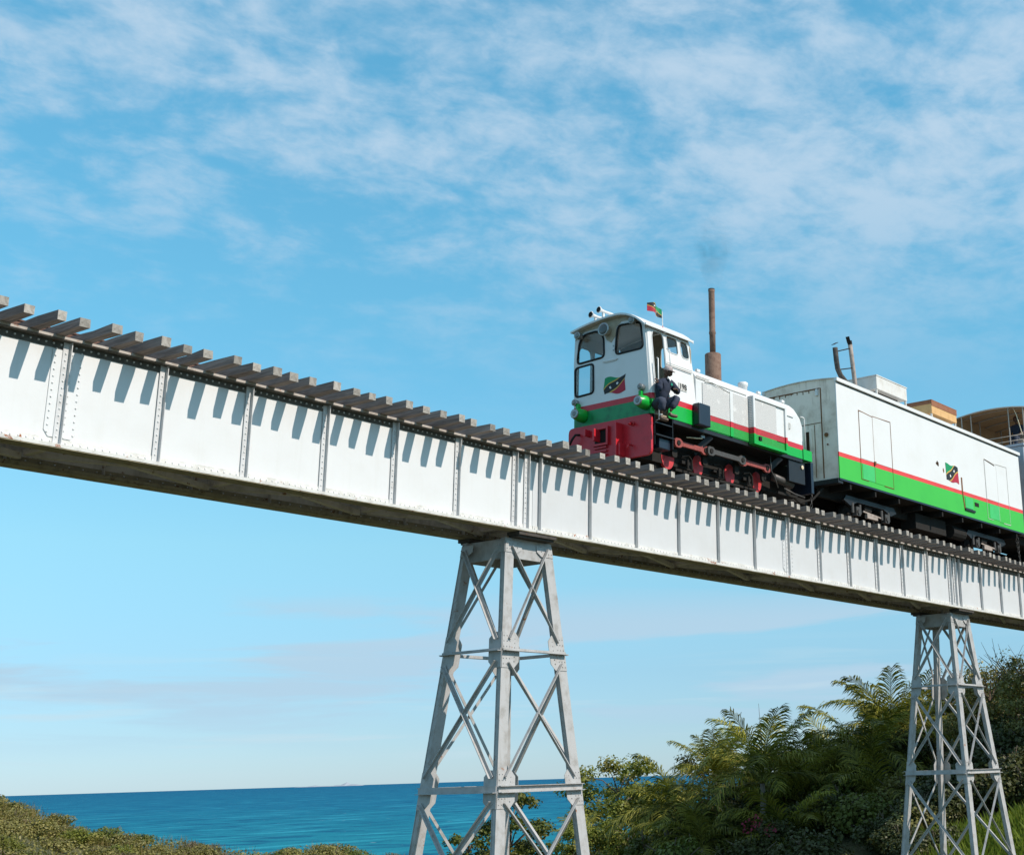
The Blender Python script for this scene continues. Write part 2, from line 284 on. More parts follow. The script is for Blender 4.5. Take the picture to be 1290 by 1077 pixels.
# ------------------------------------------------------------------ helpers
class MB:
    def __init__(s): s.v, s.f, s.m = [], [], []
    def add(s, vs, fs, mi=0):
        b = len(s.v); s.v += [tuple(p) for p in vs]; s.f += [tuple(b + i for i in f) for f in fs]; s.m += [mi] * len(fs); return s
    def box(s, x0, x1, y0, y1, z0, z1, mi=0):
        return s.add([(x, y, z) for x in (x0, x1) for y in (y0, y1) for z in (z0, z1)],
                     [(0, 1, 3, 2), (4, 6, 7, 5), (0, 4, 5, 1), (2, 3, 7, 6), (0, 2, 6, 4), (1, 5, 7, 3)], mi)
    def bar(s, p, q, w, t, n=(0, 1, 0), mi=0):          # bar p-q, t thick along n, w wide across
        p, q, n = V(p), V(q), V(n); d = (q - p).normalized(); n = (n - d * n.dot(d)).normalized(); w_ = d.cross(n) * (w / 2); n = n * (t / 2)
        vs = [e + a * w_ + b * n for e in (p, q) for a in (-1, 1) for b in (-1, 1)]
        return s.add(vs, [(0, 1, 3, 2), (4, 6, 7, 5), (0, 4, 5, 1), (2, 3, 7, 6), (0, 2, 6, 4), (1, 5, 7, 3)], mi)
    def angle(s, p, q, w, n, t=.012, mi=0, flip=1):     # steel angle: one leg in the plane across n, one standing along n
        p, q, n_ = V(p), V(q), V(n); d = (q - p).normalized(); n_ = (n_ - d * n_.dot(d)).normalized(); a = d.cross(n_) * flip
        s.bar(p, q, w, t, n_, mi)
        o = a * (w / 2 - t / 2) + n_ * (w / 2 - t / 2 + t / 2)
        return s.bar(p + o, q + o, w - t, t, a, mi)
    def cyl(s, p, q, r0, r1=None, seg=12, mi=0, caps=True):
        r1 = r0 if r1 is None else r1; p, q = V(p), V(q); d = (q - p).normalized()
        a = d.orthogonal().normalized(); b = d.cross(a)
        ring = [a * math.cos(2 * math.pi * i / seg) + b * math.sin(2 * math.pi * i / seg) for i in range(seg)]
        fs = [(i, (i + 1) % seg, seg + (i + 1) % seg, seg + i) for i in range(seg)]
        if caps: fs += [tuple(range(seg - 1, -1, -1)), tuple(range(seg, 2 * seg))]
        return s.add([p + c * r0 for c in ring] + [q + c * r1 for c in ring], fs, mi)
    def lathe(s, p, d, prof, seg=14, mi=0):             # prof: (distance along d, radius)
        p, d = V(p), V(d).normalized(); a = d.orthogonal().normalized(); b = d.cross(a); vs = []
        for t, r in prof: vs += [p + d * t + (a * math.cos(2 * math.pi * i / seg) + b * math.sin(2 * math.pi * i / seg)) * r for i in range(seg)]
        fs = [(k * seg + i, k * seg + (i + 1) % seg, (k + 1) * seg + (i + 1) % seg, (k + 1) * seg + i) for k in range(len(prof) - 1) for i in range(seg)]
        fs += [tuple(range(seg - 1, -1, -1)), tuple(range((len(prof) - 1) * seg, len(prof) * seg))]
        return s.add(vs, fs, mi)
    def tube(s, pts, r, seg=6, mi=0):
        pts = [V(p) for p in pts]; n = len(pts); vs = []
        a = None
        for i, p in enumerate(pts):
            d = (pts[min(i + 1, n - 1)] - pts[max(i - 1, 0)]).normalized()
            a = d.orthogonal().normalized() if a is None else (a - d * a.dot(d)).normalized()
            b = d.cross(a); rr = r[i] if isinstance(r, (list, tuple)) else r
            vs += [p + (a * math.cos(2 * math.pi * k / seg) + b * math.sin(2 * math.pi * k / seg)) * rr for k in range(seg)]
        fs = [(k * seg + i, k * seg + (i + 1) % seg, (k + 1) * seg + (i + 1) % seg, (k + 1) * seg + i) for k in range(n - 1) for i in range(seg)]
        fs += [tuple(range(seg - 1, -1, -1)), tuple(range((n - 1) * seg, n * seg))]
        return s.add(vs, fs, mi)
    def prism(s, loops, fn, d0, d1, mi=0):              # outline and holes in (a, b), extruded along the third axis
        flat = [p for l in loops for p in l]; n = len(flat)
        tri = tessellate_polygon([[V((a, b, 0)) for a, b in l] for l in loops])
        vs = [fn(a, b, d0) for a, b in flat] + [fn(a, b, d1) for a, b in flat]
        fs = [tuple(t) for t in tri] + [tuple(i + n for i in reversed(t)) for t in tri]
        o = 0
        for l in loops:
            k = len(l); fs += [(o + i, o + (i + 1) % k, n + o + (i + 1) % k, n + o + i) for i in range(k)]; o += k
        return s.add(vs, fs, mi)
    def loft(s, sections, mi=0, closed=True, caps=True):
        k = len(sections[0]); vs = [p for sec in sections for p in sec]; e = k if closed else k - 1
        fs = [(j * k + i, j * k + (i + 1) % k, (j + 1) * k + (i + 1) % k, (j + 1) * k + i) for j in range(len(sections) - 1) for i in range(e)]
        if caps: fs += [tuple(range(k)), tuple(range((len(sections) - 1) * k, len(sections) * k))]
        return s.add(vs, fs, mi)
    def mesh(s, name, mats, origin=(0, 0, 0), smooth=False):
        me = bpy.data.meshes.new(name); o = V(origin)
        me.from_pydata([tuple(V(p) - o) for p in s.v], [], s.f)
        for m in (mats if isinstance(mats, (list, tuple)) else [mats]): me.materials.append(M[m] if isinstance(m, str) else m)
        me.polygons.foreach_set('material_index', s.m)
        bm = bmesh.new(); bm.from_mesh(me); bmesh.ops.recalc_face_normals(bm, faces=bm.faces); bm.to_mesh(me); bm.free()
        if smooth: me.shade_smooth()
        return me
    def build(s, name, mats, parent=None, smooth=False, bevel=0, seg=2):
        o = bpy.data.objects.new(name, s.mesh(name, mats, worldloc(parent), smooth)); C.objects.link(o)
        if parent: o.parent = parent
        if bevel:
            b = o.modifiers.new('bevel', 'BEVEL'); b.width = bevel; b.segments = seg; b.limit_method = 'ANGLE'; b.angle_limit = R(40); b.harden_normals = False
        return o
def worldloc(o):
    p = V((0, 0, 0))
    while o is not None: p += o.location; o = o.parent
    return p
def tag(o, label, cat=None, group=None, kind=None):
    if label: o['label'] = label
    if cat: o['category'] = cat
    if group: o['group'] = group
    if kind: o['kind'] = kind
    return o
def root(name, loc, label, cat, group=None, kind=None):
    o = bpy.data.objects.new(name, None); o.location = loc; C.objects.link(o); o.empty_display_size = .3
    return tag(o, label, cat, group, kind)
def put(name, me, parent=None, loc=(0, 0, 0), rot=(0, 0, 0), scl=(1, 1, 1)):
    o = bpy.data.objects.new(name, me); C.objects.link(o); o.parent = parent; o.location = loc; o.rotation_euler = rot; o.scale = scl; return o
def roundpoly(pts, r, n=4):
    out = []
    for i, p in enumerate(pts):
        a, b, c = V(pts[i - 1]).to_3d(), V(p).to_3d(), V(pts[(i + 1) % len(pts)]).to_3d()
        r_ = min(r, (a - b).length / 2.2, (c - b).length / 2.2); s0 = b + (a - b).normalized() * r_; s1 = b + (c - b).normalized() * r_
        for k in range(n + 1):
            t = k / n; q = s0 * (1 - t) ** 2 + b * 2 * t * (1 - t) + s1 * t * t; out.append((q.x, q.y))
    return out
def rect(a0, a1, b0, b1): return [(a0, b0), (a1, b0), (a1, b1), (a0, b1)]
def sstep(a, b, x):
    t = np.clip((np.asarray(x, float) - a) / (b - a), 0, 1); return t * t * (3 - 2 * t)

# ------------------------------------------------------------------ terrain and sea
F2 = np.array([cF.x, cF.y]); F2 /= np.linalg.norm(F2); R2 = np.array([F2[1], -F2[0]])
HU = [-1.2, -.75, -.60, -.530, -.507, -.484, -.441, -.403, -.363, -.340, -.317, -.286, -.262, -.221, -.15]
HZ = [1.2, .9, .45, -.42, -.95, -1.55, -2.25, -2.30, -2.92, -3.02, -2.72, -2.95, -3.2, -3.6, -6.5]
def height(x, y):
    x = np.asarray(x, float); y = np.asarray(y, float)
    d = x * F2[0] + y * F2[1]; s = x * R2[0] + y * R2[1]; u = s / np.maximum(d, 8)
    z = np.full(x.shape, -6.0)
    rise = np.interp(x, [36, 40, 46, 57, 70, 95, 140], [0, .6, 3.0, 6.6, 9.6, 15, 26])
    z += rise * (1 - .75 * sstep(27, 46, y)) * (1 - sstep(44, 60, y))
    near = 1 - sstep(5, 17, np.hypot(x, y)); z = z * (1 - near) + near * -1.65
    z += (-y * .05 + 1.0) * (y < 8) * sstep(10, 30, x) * (1 - sstep(2, 8, y))
    hz = np.interp(u, HU, HZ)
    head = np.where(d < 60, hz - (60 - d) * .13, hz - np.maximum(d - 61, 0) * .55)
    wgt = (1 - sstep(-.22, -.15, u)) * sstep(34, 42, d)
    z = z * (1 - wgt) + head * wgt
    coast = sstep(78, 100, d - np.clip((x - 60) * .8, 0, 400) * (y < 50)) * (1 - wgt)
    z = z * (1 - coast) - 18 * coast
    z = np.where(wgt > .5, np.maximum(z, -18), z)
    z += .18 * np.sin(x * .9 + 1.3 * np.sin(y * .5)) * np.cos(y * .8) * .6
    return z
def build_terrain():
    xs = np.concatenate([np.arange(-60, 30, 3), np.arange(30, 80, 1.0), np.arange(80, 200, 4)]); ys = np.concatenate([np.arange(-80, 14, 3), np.arange(14, 70, 1.0), np.arange(70, 130, 3)])
    XX, YY = np.meshgrid(xs, ys, indexing='ij'); ZZ = height(XX, YY); nx, ny = XX.shape
    v = np.stack([XX, YY, ZZ], -1).reshape(-1, 3); i = np.arange(nx * ny).reshape(nx, ny)
    f = np.stack([i[:-1, :-1], i[1:, :-1], i[1:, 1:], i[:-1, 1:]], -1).reshape(-1, 4)
    me = bpy.data.meshes.new('ground'); me.from_pydata(v.tolist(), [], f.tolist()); me.materials.append(M['ground']); me.shade_smooth()
    tag(put('ground', me), 'scrubby valley ground and slopes under the railway bridge', None, None, 'structure')
    me = bpy.data.meshes.new('sea'); S = 45000
    me.from_pydata([(-S, -S, -15), (S, -S, -15), (S, S, -15), (-S, S, -15)], [], [(0, 1, 2, 3)]); me.materials.append(M['sea'])
    tag(put('sea', me), 'deep blue sea turning teal towards the shore', None, None, 'structure')
build_terrain()
def gz(x, y): return float(height(np.array([x]), np.array([y]))[0])

# ------------------------------------------------------------------ girder spans
YW, YF, YC = 18.45, 19.85, 19.15         # near web, far web, track centre
ZT, ZB = 6.12, 4.627                      # underside of top flange, top of bottom flange
P_ = 1.524
def rivet(mb, x, y, z, r=.017, h=.014):
    k = 6; ring = [(x + r * math.cos(i * math.pi / 3), y, z + r * math.sin(i * math.pi / 3)) for i in range(k)]
    top = [(x + r * .55 * math.cos(i * math.pi / 3), y - h, z + r * .55 * math.sin(i * math.pi / 3)) for i in range(k)]
    mb.add(ring + top, [(i, (i + 1) % k, k + (i + 1) % k, k + i) for i in range(k)] + [tuple(range(k, 2 * k))])
def jag_plate(mb, x0, x1, y0, y1, z0, z1, j=.006, mi=0):
    n = int((x1 - x0) / .17); secs = []
    for i in range(n + 1):
        x = x0 + (x1 - x0) * i / n; a = random.uniform(-j, j) * (random.random() < .5); b = random.uniform(-j, j) * (random.random() < .5); c = random.uniform(0, j) * .7 * (random.random() < .4)
        secs.append([(x, y0 + a, z0 + c), (x, y1 + b, z0), (x, y1 + b, z1), (x, y0 + a, z1)])
    mb.loft(secs, mi)
def span(x0, x1, stiffs, label, web):
    rt = root('girder_span', ((x0 + x1) / 2, YC, ZB), label, 'bridge span', 'riveted plate girder spans of the bridge')
    MB().box(x0, x1, YW - .008, YW + .008, ZB, ZT - .012).build('web_plate', web, rt)
    MB().box(x0, x1, YF - .008, YF + .008, ZB, ZT - .012).build('web_plate', 'inner', rt)
    for y, near in ((YW, 1), (YF, 0)):
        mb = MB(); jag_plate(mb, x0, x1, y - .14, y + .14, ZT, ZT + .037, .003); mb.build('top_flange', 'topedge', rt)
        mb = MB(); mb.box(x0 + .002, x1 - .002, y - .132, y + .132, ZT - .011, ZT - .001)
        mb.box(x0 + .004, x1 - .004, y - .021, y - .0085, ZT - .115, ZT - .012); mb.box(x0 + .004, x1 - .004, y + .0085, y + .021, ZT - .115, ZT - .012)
        mb.build('top_flange_angle', 'topshadedirt', rt)
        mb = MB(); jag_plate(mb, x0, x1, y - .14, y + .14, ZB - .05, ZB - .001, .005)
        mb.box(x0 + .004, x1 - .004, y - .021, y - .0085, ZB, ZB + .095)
        mb.build('bottom_flange', 'edge' if near else 'shadedirt', rt)  # far flange takes the colour with shade painted in
        mb = MB(); jag_plate(mb, x0 + .01, x1 - .01, y - .136, y + .136, ZB - .064, ZB - .052, .004); mb.build('bottom_cover_plate', 'shadedirt', rt)  # thin underside sheet carrying the rust and painted shade
    rv = MB()
    for y in (YW - .021,):
        for i in range(int((x1 - x0) / .112)):
            x = x0 + .06 + i * .112
            rivet(rv, x, y, ZT - .055); rivet(rv, x, y, ZB + .05)
    for i in range(int((x1 - x0) / .224)): rivet(rv, x0 + .06 + i * .224, YF - .021, ZB + .05, .015)
    for x, side, splice in stiffs:
        mb = MB(); zb, zt = ZB + .001, ZT - .0125
        mb.box(x - .006, x + .006, YW - .093, YW - .0225, zb, zt)
        a, b = (x - .095, x - .0065) if side < 0 else (x + .0065, x + .095)
        mb.box(a, b, YW - .0335, YW - .0225, zb, zt)
        so_ = mb.build('stiffener', 'stiff', rt)
        if splice:
            pts = [(x - .235, ZB + .2), (x - .165, ZB + .11), (x + .165, ZB + .11), (x + .235, ZB + .2), (x + .235, ZT - .13), (x - .235, ZT - .13)]
            MB().prism([pts], lambda p, q, d: (p, d, q), YW - .0215, YW - .009).build('splice_plate', web, rt)
        z = ZB + .12
        while z < ZT - .13:
            rivet(rv, (a + b) / 2, YW - .0335, z)
            if splice:
                for dx in (-.19, .05, .19): rivet(rv, x + dx, YW - .0215, z + (.05 if abs(dx) > .1 else 0))
            z += .1
        MB().box(x - .005, x + .005, YF - .10, YF - .0225, zb, zt).build('stiffener', 'inner', rt)
    tag(rv.build('rivets', web, rt), 'rows of dome head rivets', None, None, 'stuff')
    n = 6; L_ = (x1 - x0) / n; zl = ZB + .03
    for i in range(n):
        xa, xb = x0 + i * L_ + .1, x0 + (i + 1) * L_ - .1
        MB().angle((xa, YW + .15, zl), (xb, YF - .15, zl), .09, (0, 0, 1)).build('lateral_brace', 'inner', rt)
        MB().angle((xa, YF - .15, zl + .05), ((xa + xb) / 2 - .08, YC + .02, zl + .05), .08, (0, 0, 1)).build('lateral_brace', 'inner', rt)
        MB().angle((xb, YW + .15, zl + .05), ((xa + xb) / 2 + .08, YC - .02, zl + .05), .08, (0, 0, 1)).build('lateral_brace', 'inner', rt)
    for i in range(n + 1):
        x = min(max(x0 + i * L_, x0 + .15), x1 - .15); mb = MB()
        mb.box(x - .05, x + .05, YW + .15, YF - .15, ZB + .09, ZB + .17); mb.box(x - .005, x + .005, YW + .025, YF - .025, ZB + .18, ZB + .5)
        mb.bar((x, YW + .1, ZB + .5), (x, YF - .1, ZT - .1), .08, .01, (1, 0, 0)); mb.bar((x + .02, YF - .1, ZB + .5), (x + .02, YW + .1, ZT - .1), .08, .01, (1, 0, 0))
        mb.build('cross_frame', 'inner', rt)
    return rt
S7 = 19.505
stA = [(S7 + .335, -1, 0)] + [(S7 - i * P_, -1, i == 6) for i in range(12)]
S9 = S7 + .677
stB = [(S9 + i * P_, 1 if i < 6 else -1, i == 6) for i in range(13)] + [(S9 + 12 * P_ + .34, -1, 0)]
S23 = S9 + 12 * P_ + .64
stC = [(S23 + i * P_, 1 if i < 6 else -1, i == 6) for i in range(13)]
span(S7 - 12 * P_, 20.005, stA, 'white girder span over the sea, bare sleepers on top and no train', 'web')
span(20.015, 38.955, stB, 'white girder span between the two lattice towers, under the locomotive', 'web2')
span(38.965, 58.1, stC, 'white girder span past the far tower, carrying the end of the white wagon', 'web2')

# ------------------------------------------------------------------ track
def build_track():
    rt = root('railway_track', (19.0, YC, 6.16), 'narrow gauge railway track of weathered timber sleepers on top of the bridge', 'railway track')
    variants = []
    for k in range(4):
        mb = MB(); n = 6; secs = []
        for i in range(n + 1):
            y = -1.45 + 2.9 * i / n; j = lambda: random.uniform(-.006, .006)
            w, h = .076 + 1.6 * j(), .126 + 1.6 * j()
            secs.append([(-w + j(), y, 0), (w + j(), y, 0), (w + j(), y, h), (-w + j(), y, h)])
        mb.loft(secs, 0, True, False)
        for s, sec in ((-1, secs[0]), (1, secs[-1])): mb.add(sec, [(0, 1, 2, 3)], 1)
        variants.append(mb.mesh('sleeper', ['sleeper', 'endgrain']))
    x = 1.35; i = 0
    while x < 57.8:
        o = put('sleeper', variants[i % 4], rt, (x - 19.0, random.uniform(-.05, .05), 0), (0, random.uniform(-.01, .01), random.gauss(0, .017)))
        x += .40 if x < 10.4 else random.choice((.40, .40, .41, .39, .385, .415, .36, .43)) if x < 28 else random.uniform(.375, .415); i += 1
        o.scale = (random.uniform(.92, 1.1), random.uniform(.985, 1.015), random.uniform(.94, 1.08))
        if random.random() < .5: o.rotation_euler.z += math.pi; o.location.y *= -1
    for y in (YC - .414, YC + .414):
        prof = [(-.04, 0), (.04, 0), (.04, .012), (.008, .02), (.008, .065), (.025, .07), (.025, .09), (-.025, .09), (-.025, .07), (-.008, .065), (-.008, .02), (-.04, .012)]
        MB().prism([prof], lambda a, b, d: (d, y + a, 6.292 + b), 1.3, 58.0).build('rail', 'rail', rt)
build_track()
ZR = 6.382   # rail top

# ------------------------------------------------------------------ lattice towers
def tower(xc, zg, label):
    rt = root('lattice_tower', (xc, YC, zg), label, 'bridge tower', 'steel lattice towers carrying the bridge')
    A = lambda z: .525 + (4.45 - z) * .108
    B = lambda z: .515 + (4.45 - z) * .088
    levels = [4.42, 2.32, -.155, -2.9, zg]
    for sx in (-1, 1):
        for sy in (-1, 1):
            ax = lambda z: xc + sx * A(z); by = lambda z: YC + sy * B(z)
            mb = MB(); w = .12; wy = .055; t = .011
            for z0, z1 in ((zg, 4.45),):
                def plate(a0, a1, b0, b1):
                    mb.loft([[(ax(z) + p, by(z) + q, z) for p, q in ((a0, b0), (a1, b0), (a1, b1), (a0, b1))] for z in (z0, z1)])
                plate(-w, w, -wy, -wy + t); plate(-w, w, wy - t, wy)
                plate(-w + .012, -w + .012 + t, -wy + t + .001, wy - t - .001); plate(w - .012 - t, w - .012, -wy + t + .001, wy - t - .001)
            lg = mb.build('leg', 'tower', rt)
            for z in levels[:4]:
                g = MB(); zz = z - (.03 if z > 4 else 0); h = .33 if z < 4 else .22
                lo, hi = zz - h, (zz + h if z < 4 else zz)
                for zc in (lo,):
                    def gp(face):
                        secs = []
                        for z_, k in ((lo, .45), (lo + h * .35, 1), (hi - h * .35 if z < 4 else hi, 1), (hi, .45 if z < 4 else 1)):
                            ext = .21 * k
                            if face == 'y':
                                yy = by(z_) + sy * (wy + .002); x_in, x_out = ax(z_) - sx * (w + ext), ax(z_) + sx * w * .98
                                secs.append([(x_in, yy, z_), (x_out, yy, z_), (x_out, yy + sy * .009, z_), (x_in, yy + sy * .009, z_)])
                            else:
                                xx = ax(z_) + sx * (w + .002); y_in, y_out = by(z_) - sy * (wy + ext), by(z_) + sy * wy * .98
                                secs.append([(xx, y_in, z_), (xx, y_out, z_), (xx + sx * .009, y_out, z_), (xx + sx * .009, y_in, z_)])
                        g.loft(secs)
                    gp('y'); gp('x')
                g.build('gusset_plate', 'tower', lg)
    bt = MB()
    for sx in (-1, 1):
        for z in levels[:4]:
            for dz in ((-.08, -.18) if z > 4 else (-.26, -.16, -.06, .06, .16, .26)):
                zz = z + dz; x_ = xc + sx * A(zz); y_ = YC - B(zz) - .067
                for dx in (-.08, .0, .08): rivet(bt, x_ + dx, y_, zz, .014, .012)
                rivet(bt, x_ - sx * .21, y_, zz * .8 + z * .2, .014, .012)
    tag(bt.build('bolts', 'tower', rt), 'bolt heads on the gusset plates', None, None, 'stuff')
    wv = .068; wx = .133
    for s in (-1, 1):
        # faces along the track (normal y) and across it (normal x)
        for k in range(4):
            zt, zb = levels[k] - (.12 if k == 0 else .22), levels[k + 1] + (.2 if k < 3 else .1)
            n = V((0, s, 0)); yy = lambda z: YC + s * (B(z) + wv)
            MB().angle((xc - A(zt) + .05, yy(zt), zt), (xc + A(zb) - .05, yy(zb), zb), .062, n, .011).build('diagonal_brace', 'tower', rt)
            MB().angle((xc + A(zt) - .05, yy(zt) + s * .022, zt), (xc - A(zb) + .05, yy(zb) + s * .022, zb), .062, n, .011).build('diagonal_brace', 'tower', rt)
            n = V((s, 0, 0)); xx = lambda z: xc + s * (A(z) + wx)
            MB().angle((xx(zt), YC - B(zt) + .05, zt), (xx(zb), YC + B(zb) - .05, zb), .066, n, .011).build('diagonal_brace', 'tower', rt)
            MB().angle((xx(zt) + s * .022, YC + B(zt) - .05, zt), (xx(zb) + s * .022, YC - B(zb) + .05, zb), .066, n, .011).build('diagonal_brace', 'tower', rt)
        for k in (1, 2, 3):
            z = levels[k]; hh = .028 if k == 1 else .06
            mb = MB(); y = YC + s * (B(z) + wv + .016); x0, x1 = xc - A(z) - .11, xc + A(z) + .11
            mb.box(x0, x1, y - .005, y + .005, z - hh, z + hh); mb.box(x0, x1, min(y + s * .006, y + s * .085), max(y + s * .006, y + s * .085), z - hh, z - hh + .011)
            if k == 2: mb.box(x0, x1, min(y + s * .006, y + s * .06), max(y + s * .006, y + s * .06), z + hh - .011, z + hh)
            mb.build('horizontal_strut', 'tower', rt)
            mb = MB(); x = xc + s * (A(z) + wx + .016); y0, y1 = YC - B(z) - .06, YC + B(z) + .06
            mb.box(x - .005, x + .005, y0, y1, z - hh, z + hh); mb.box(min(x + s * .006, x + s * .085), max(x + s * .006, x + s * .085), y0, y1, z - hh, z - hh + .011)
            mb.build('horizontal_strut', 'tower', rt)
        mb = MB(); mb.box(xc - .46, xc + .46, YC + s * .555 - .02, YC + s * .555 + .02, 4.07, 4.452); mb.build('cap_beam', 'tower', rt, bevel=.004)
        mb = MB(); mb.box(xc + s * .53 - .02, xc + s * .53 + .02, YC - .52, YC + .52, 4.07, 4.452); mb.build('cap_beam', 'tower', rt, bevel=.004)
        mb = MB(); mb.box(xc - .53, xc + .53, YC + s * .66 - .16, YC + s * .66 + .16, 4.495, ZB - .068); mb.box(xc - .5, xc + .5, YC + s * .64 - .13, YC + s * .64 + .13, 4.455, 4.493)
        mb.build('bearing_plate', 'bearing', rt)
        mb = MB()
        for sy in (-1, 1):
            px, py = xc + s * A(zg), YC + sy * B(zg); m2 = MB(); m2.box(px - .45, px + .45, py - .45, py + .45, zg - 1.2, zg + .12); m2.build('concrete_footing', 'plate', rt)
tower(20.075, gz(20.075, 19.15) + .1, 'nearer pale steel lattice tower standing against the open sea')
tower(39.30, gz(39.3, 19.15) + .1, 'farther pale steel lattice tower standing in front of the dark palms and bushes')

ab = tag(MB().box(57.6, 60.5, 18.0, 20.3, gz(58.5, 19.15) - 1.5, ZB - .07).box(58.12, 60.5, 17.7, 20.6, ZB - .069, 6.1).build('abutment', 'plate', None, bevel=.03), 'concrete abutment under the far end of the bridge on the slope', 'abutment')
# ------------------------------------------------------------------ flag artwork (green, yellow, black, yellow, red bands rising to the right, two stars)
def flag_art(mb, fn, cols=18, back=False, th=.004):
    bounds = [1.6, .34, .26, -.22, -.30, -1.6]
    for b_, t_ in zip(range(5), range(5)):
        hi, lo = bounds[b_], bounds[b_ + 1]
        for i in range(cols):
            a0, a1 = i / cols, (i + 1) / cols
            q = [(a0, min(1, max(0, a0 + lo))), (a1, min(1, max(0, a1 + lo))), (a1, min(1, max(0, a1 + hi))), (a0, min(1, max(0, a0 + hi)))]
            if q[2][1] - q[1][1] < 1e-4 and q[3][1] - q[0][1] < 1e-4: continue
            vs = [fn(a, b, 0) for a, b in q] + [fn(a, b, th) for a, b in q]
            mb.add(vs, [(0, 1, 2, 3), (4, 5, 6, 7), (0, 1, 5, 4), (2, 3, 7, 6)], (0, 1, 2, 1, 3)[b_])
    for ca, cb in ((.33, .34), (.66, .66)):
        pts = []
        for k in range(10):
            r = .105 if k % 2 == 0 else .045; an = R(90 + 36 * k - 12); pts.append((ca + r * .72 * math.cos(an), cb + r * 1.1 * math.sin(an)))
        for lay in ((th + .003,) if not back else (th + .003, -.003)):
            vs = [fn(ca, cb, lay)] + [fn(a, b, lay) for a, b in pts]
            mb.add(vs, [(0, 1 + k, 1 + (k + 1) % 10) for k in range(10)], 4)
FM = ['fgreen', 'fyellow', 'fblack', 'fred', 'fwhite']

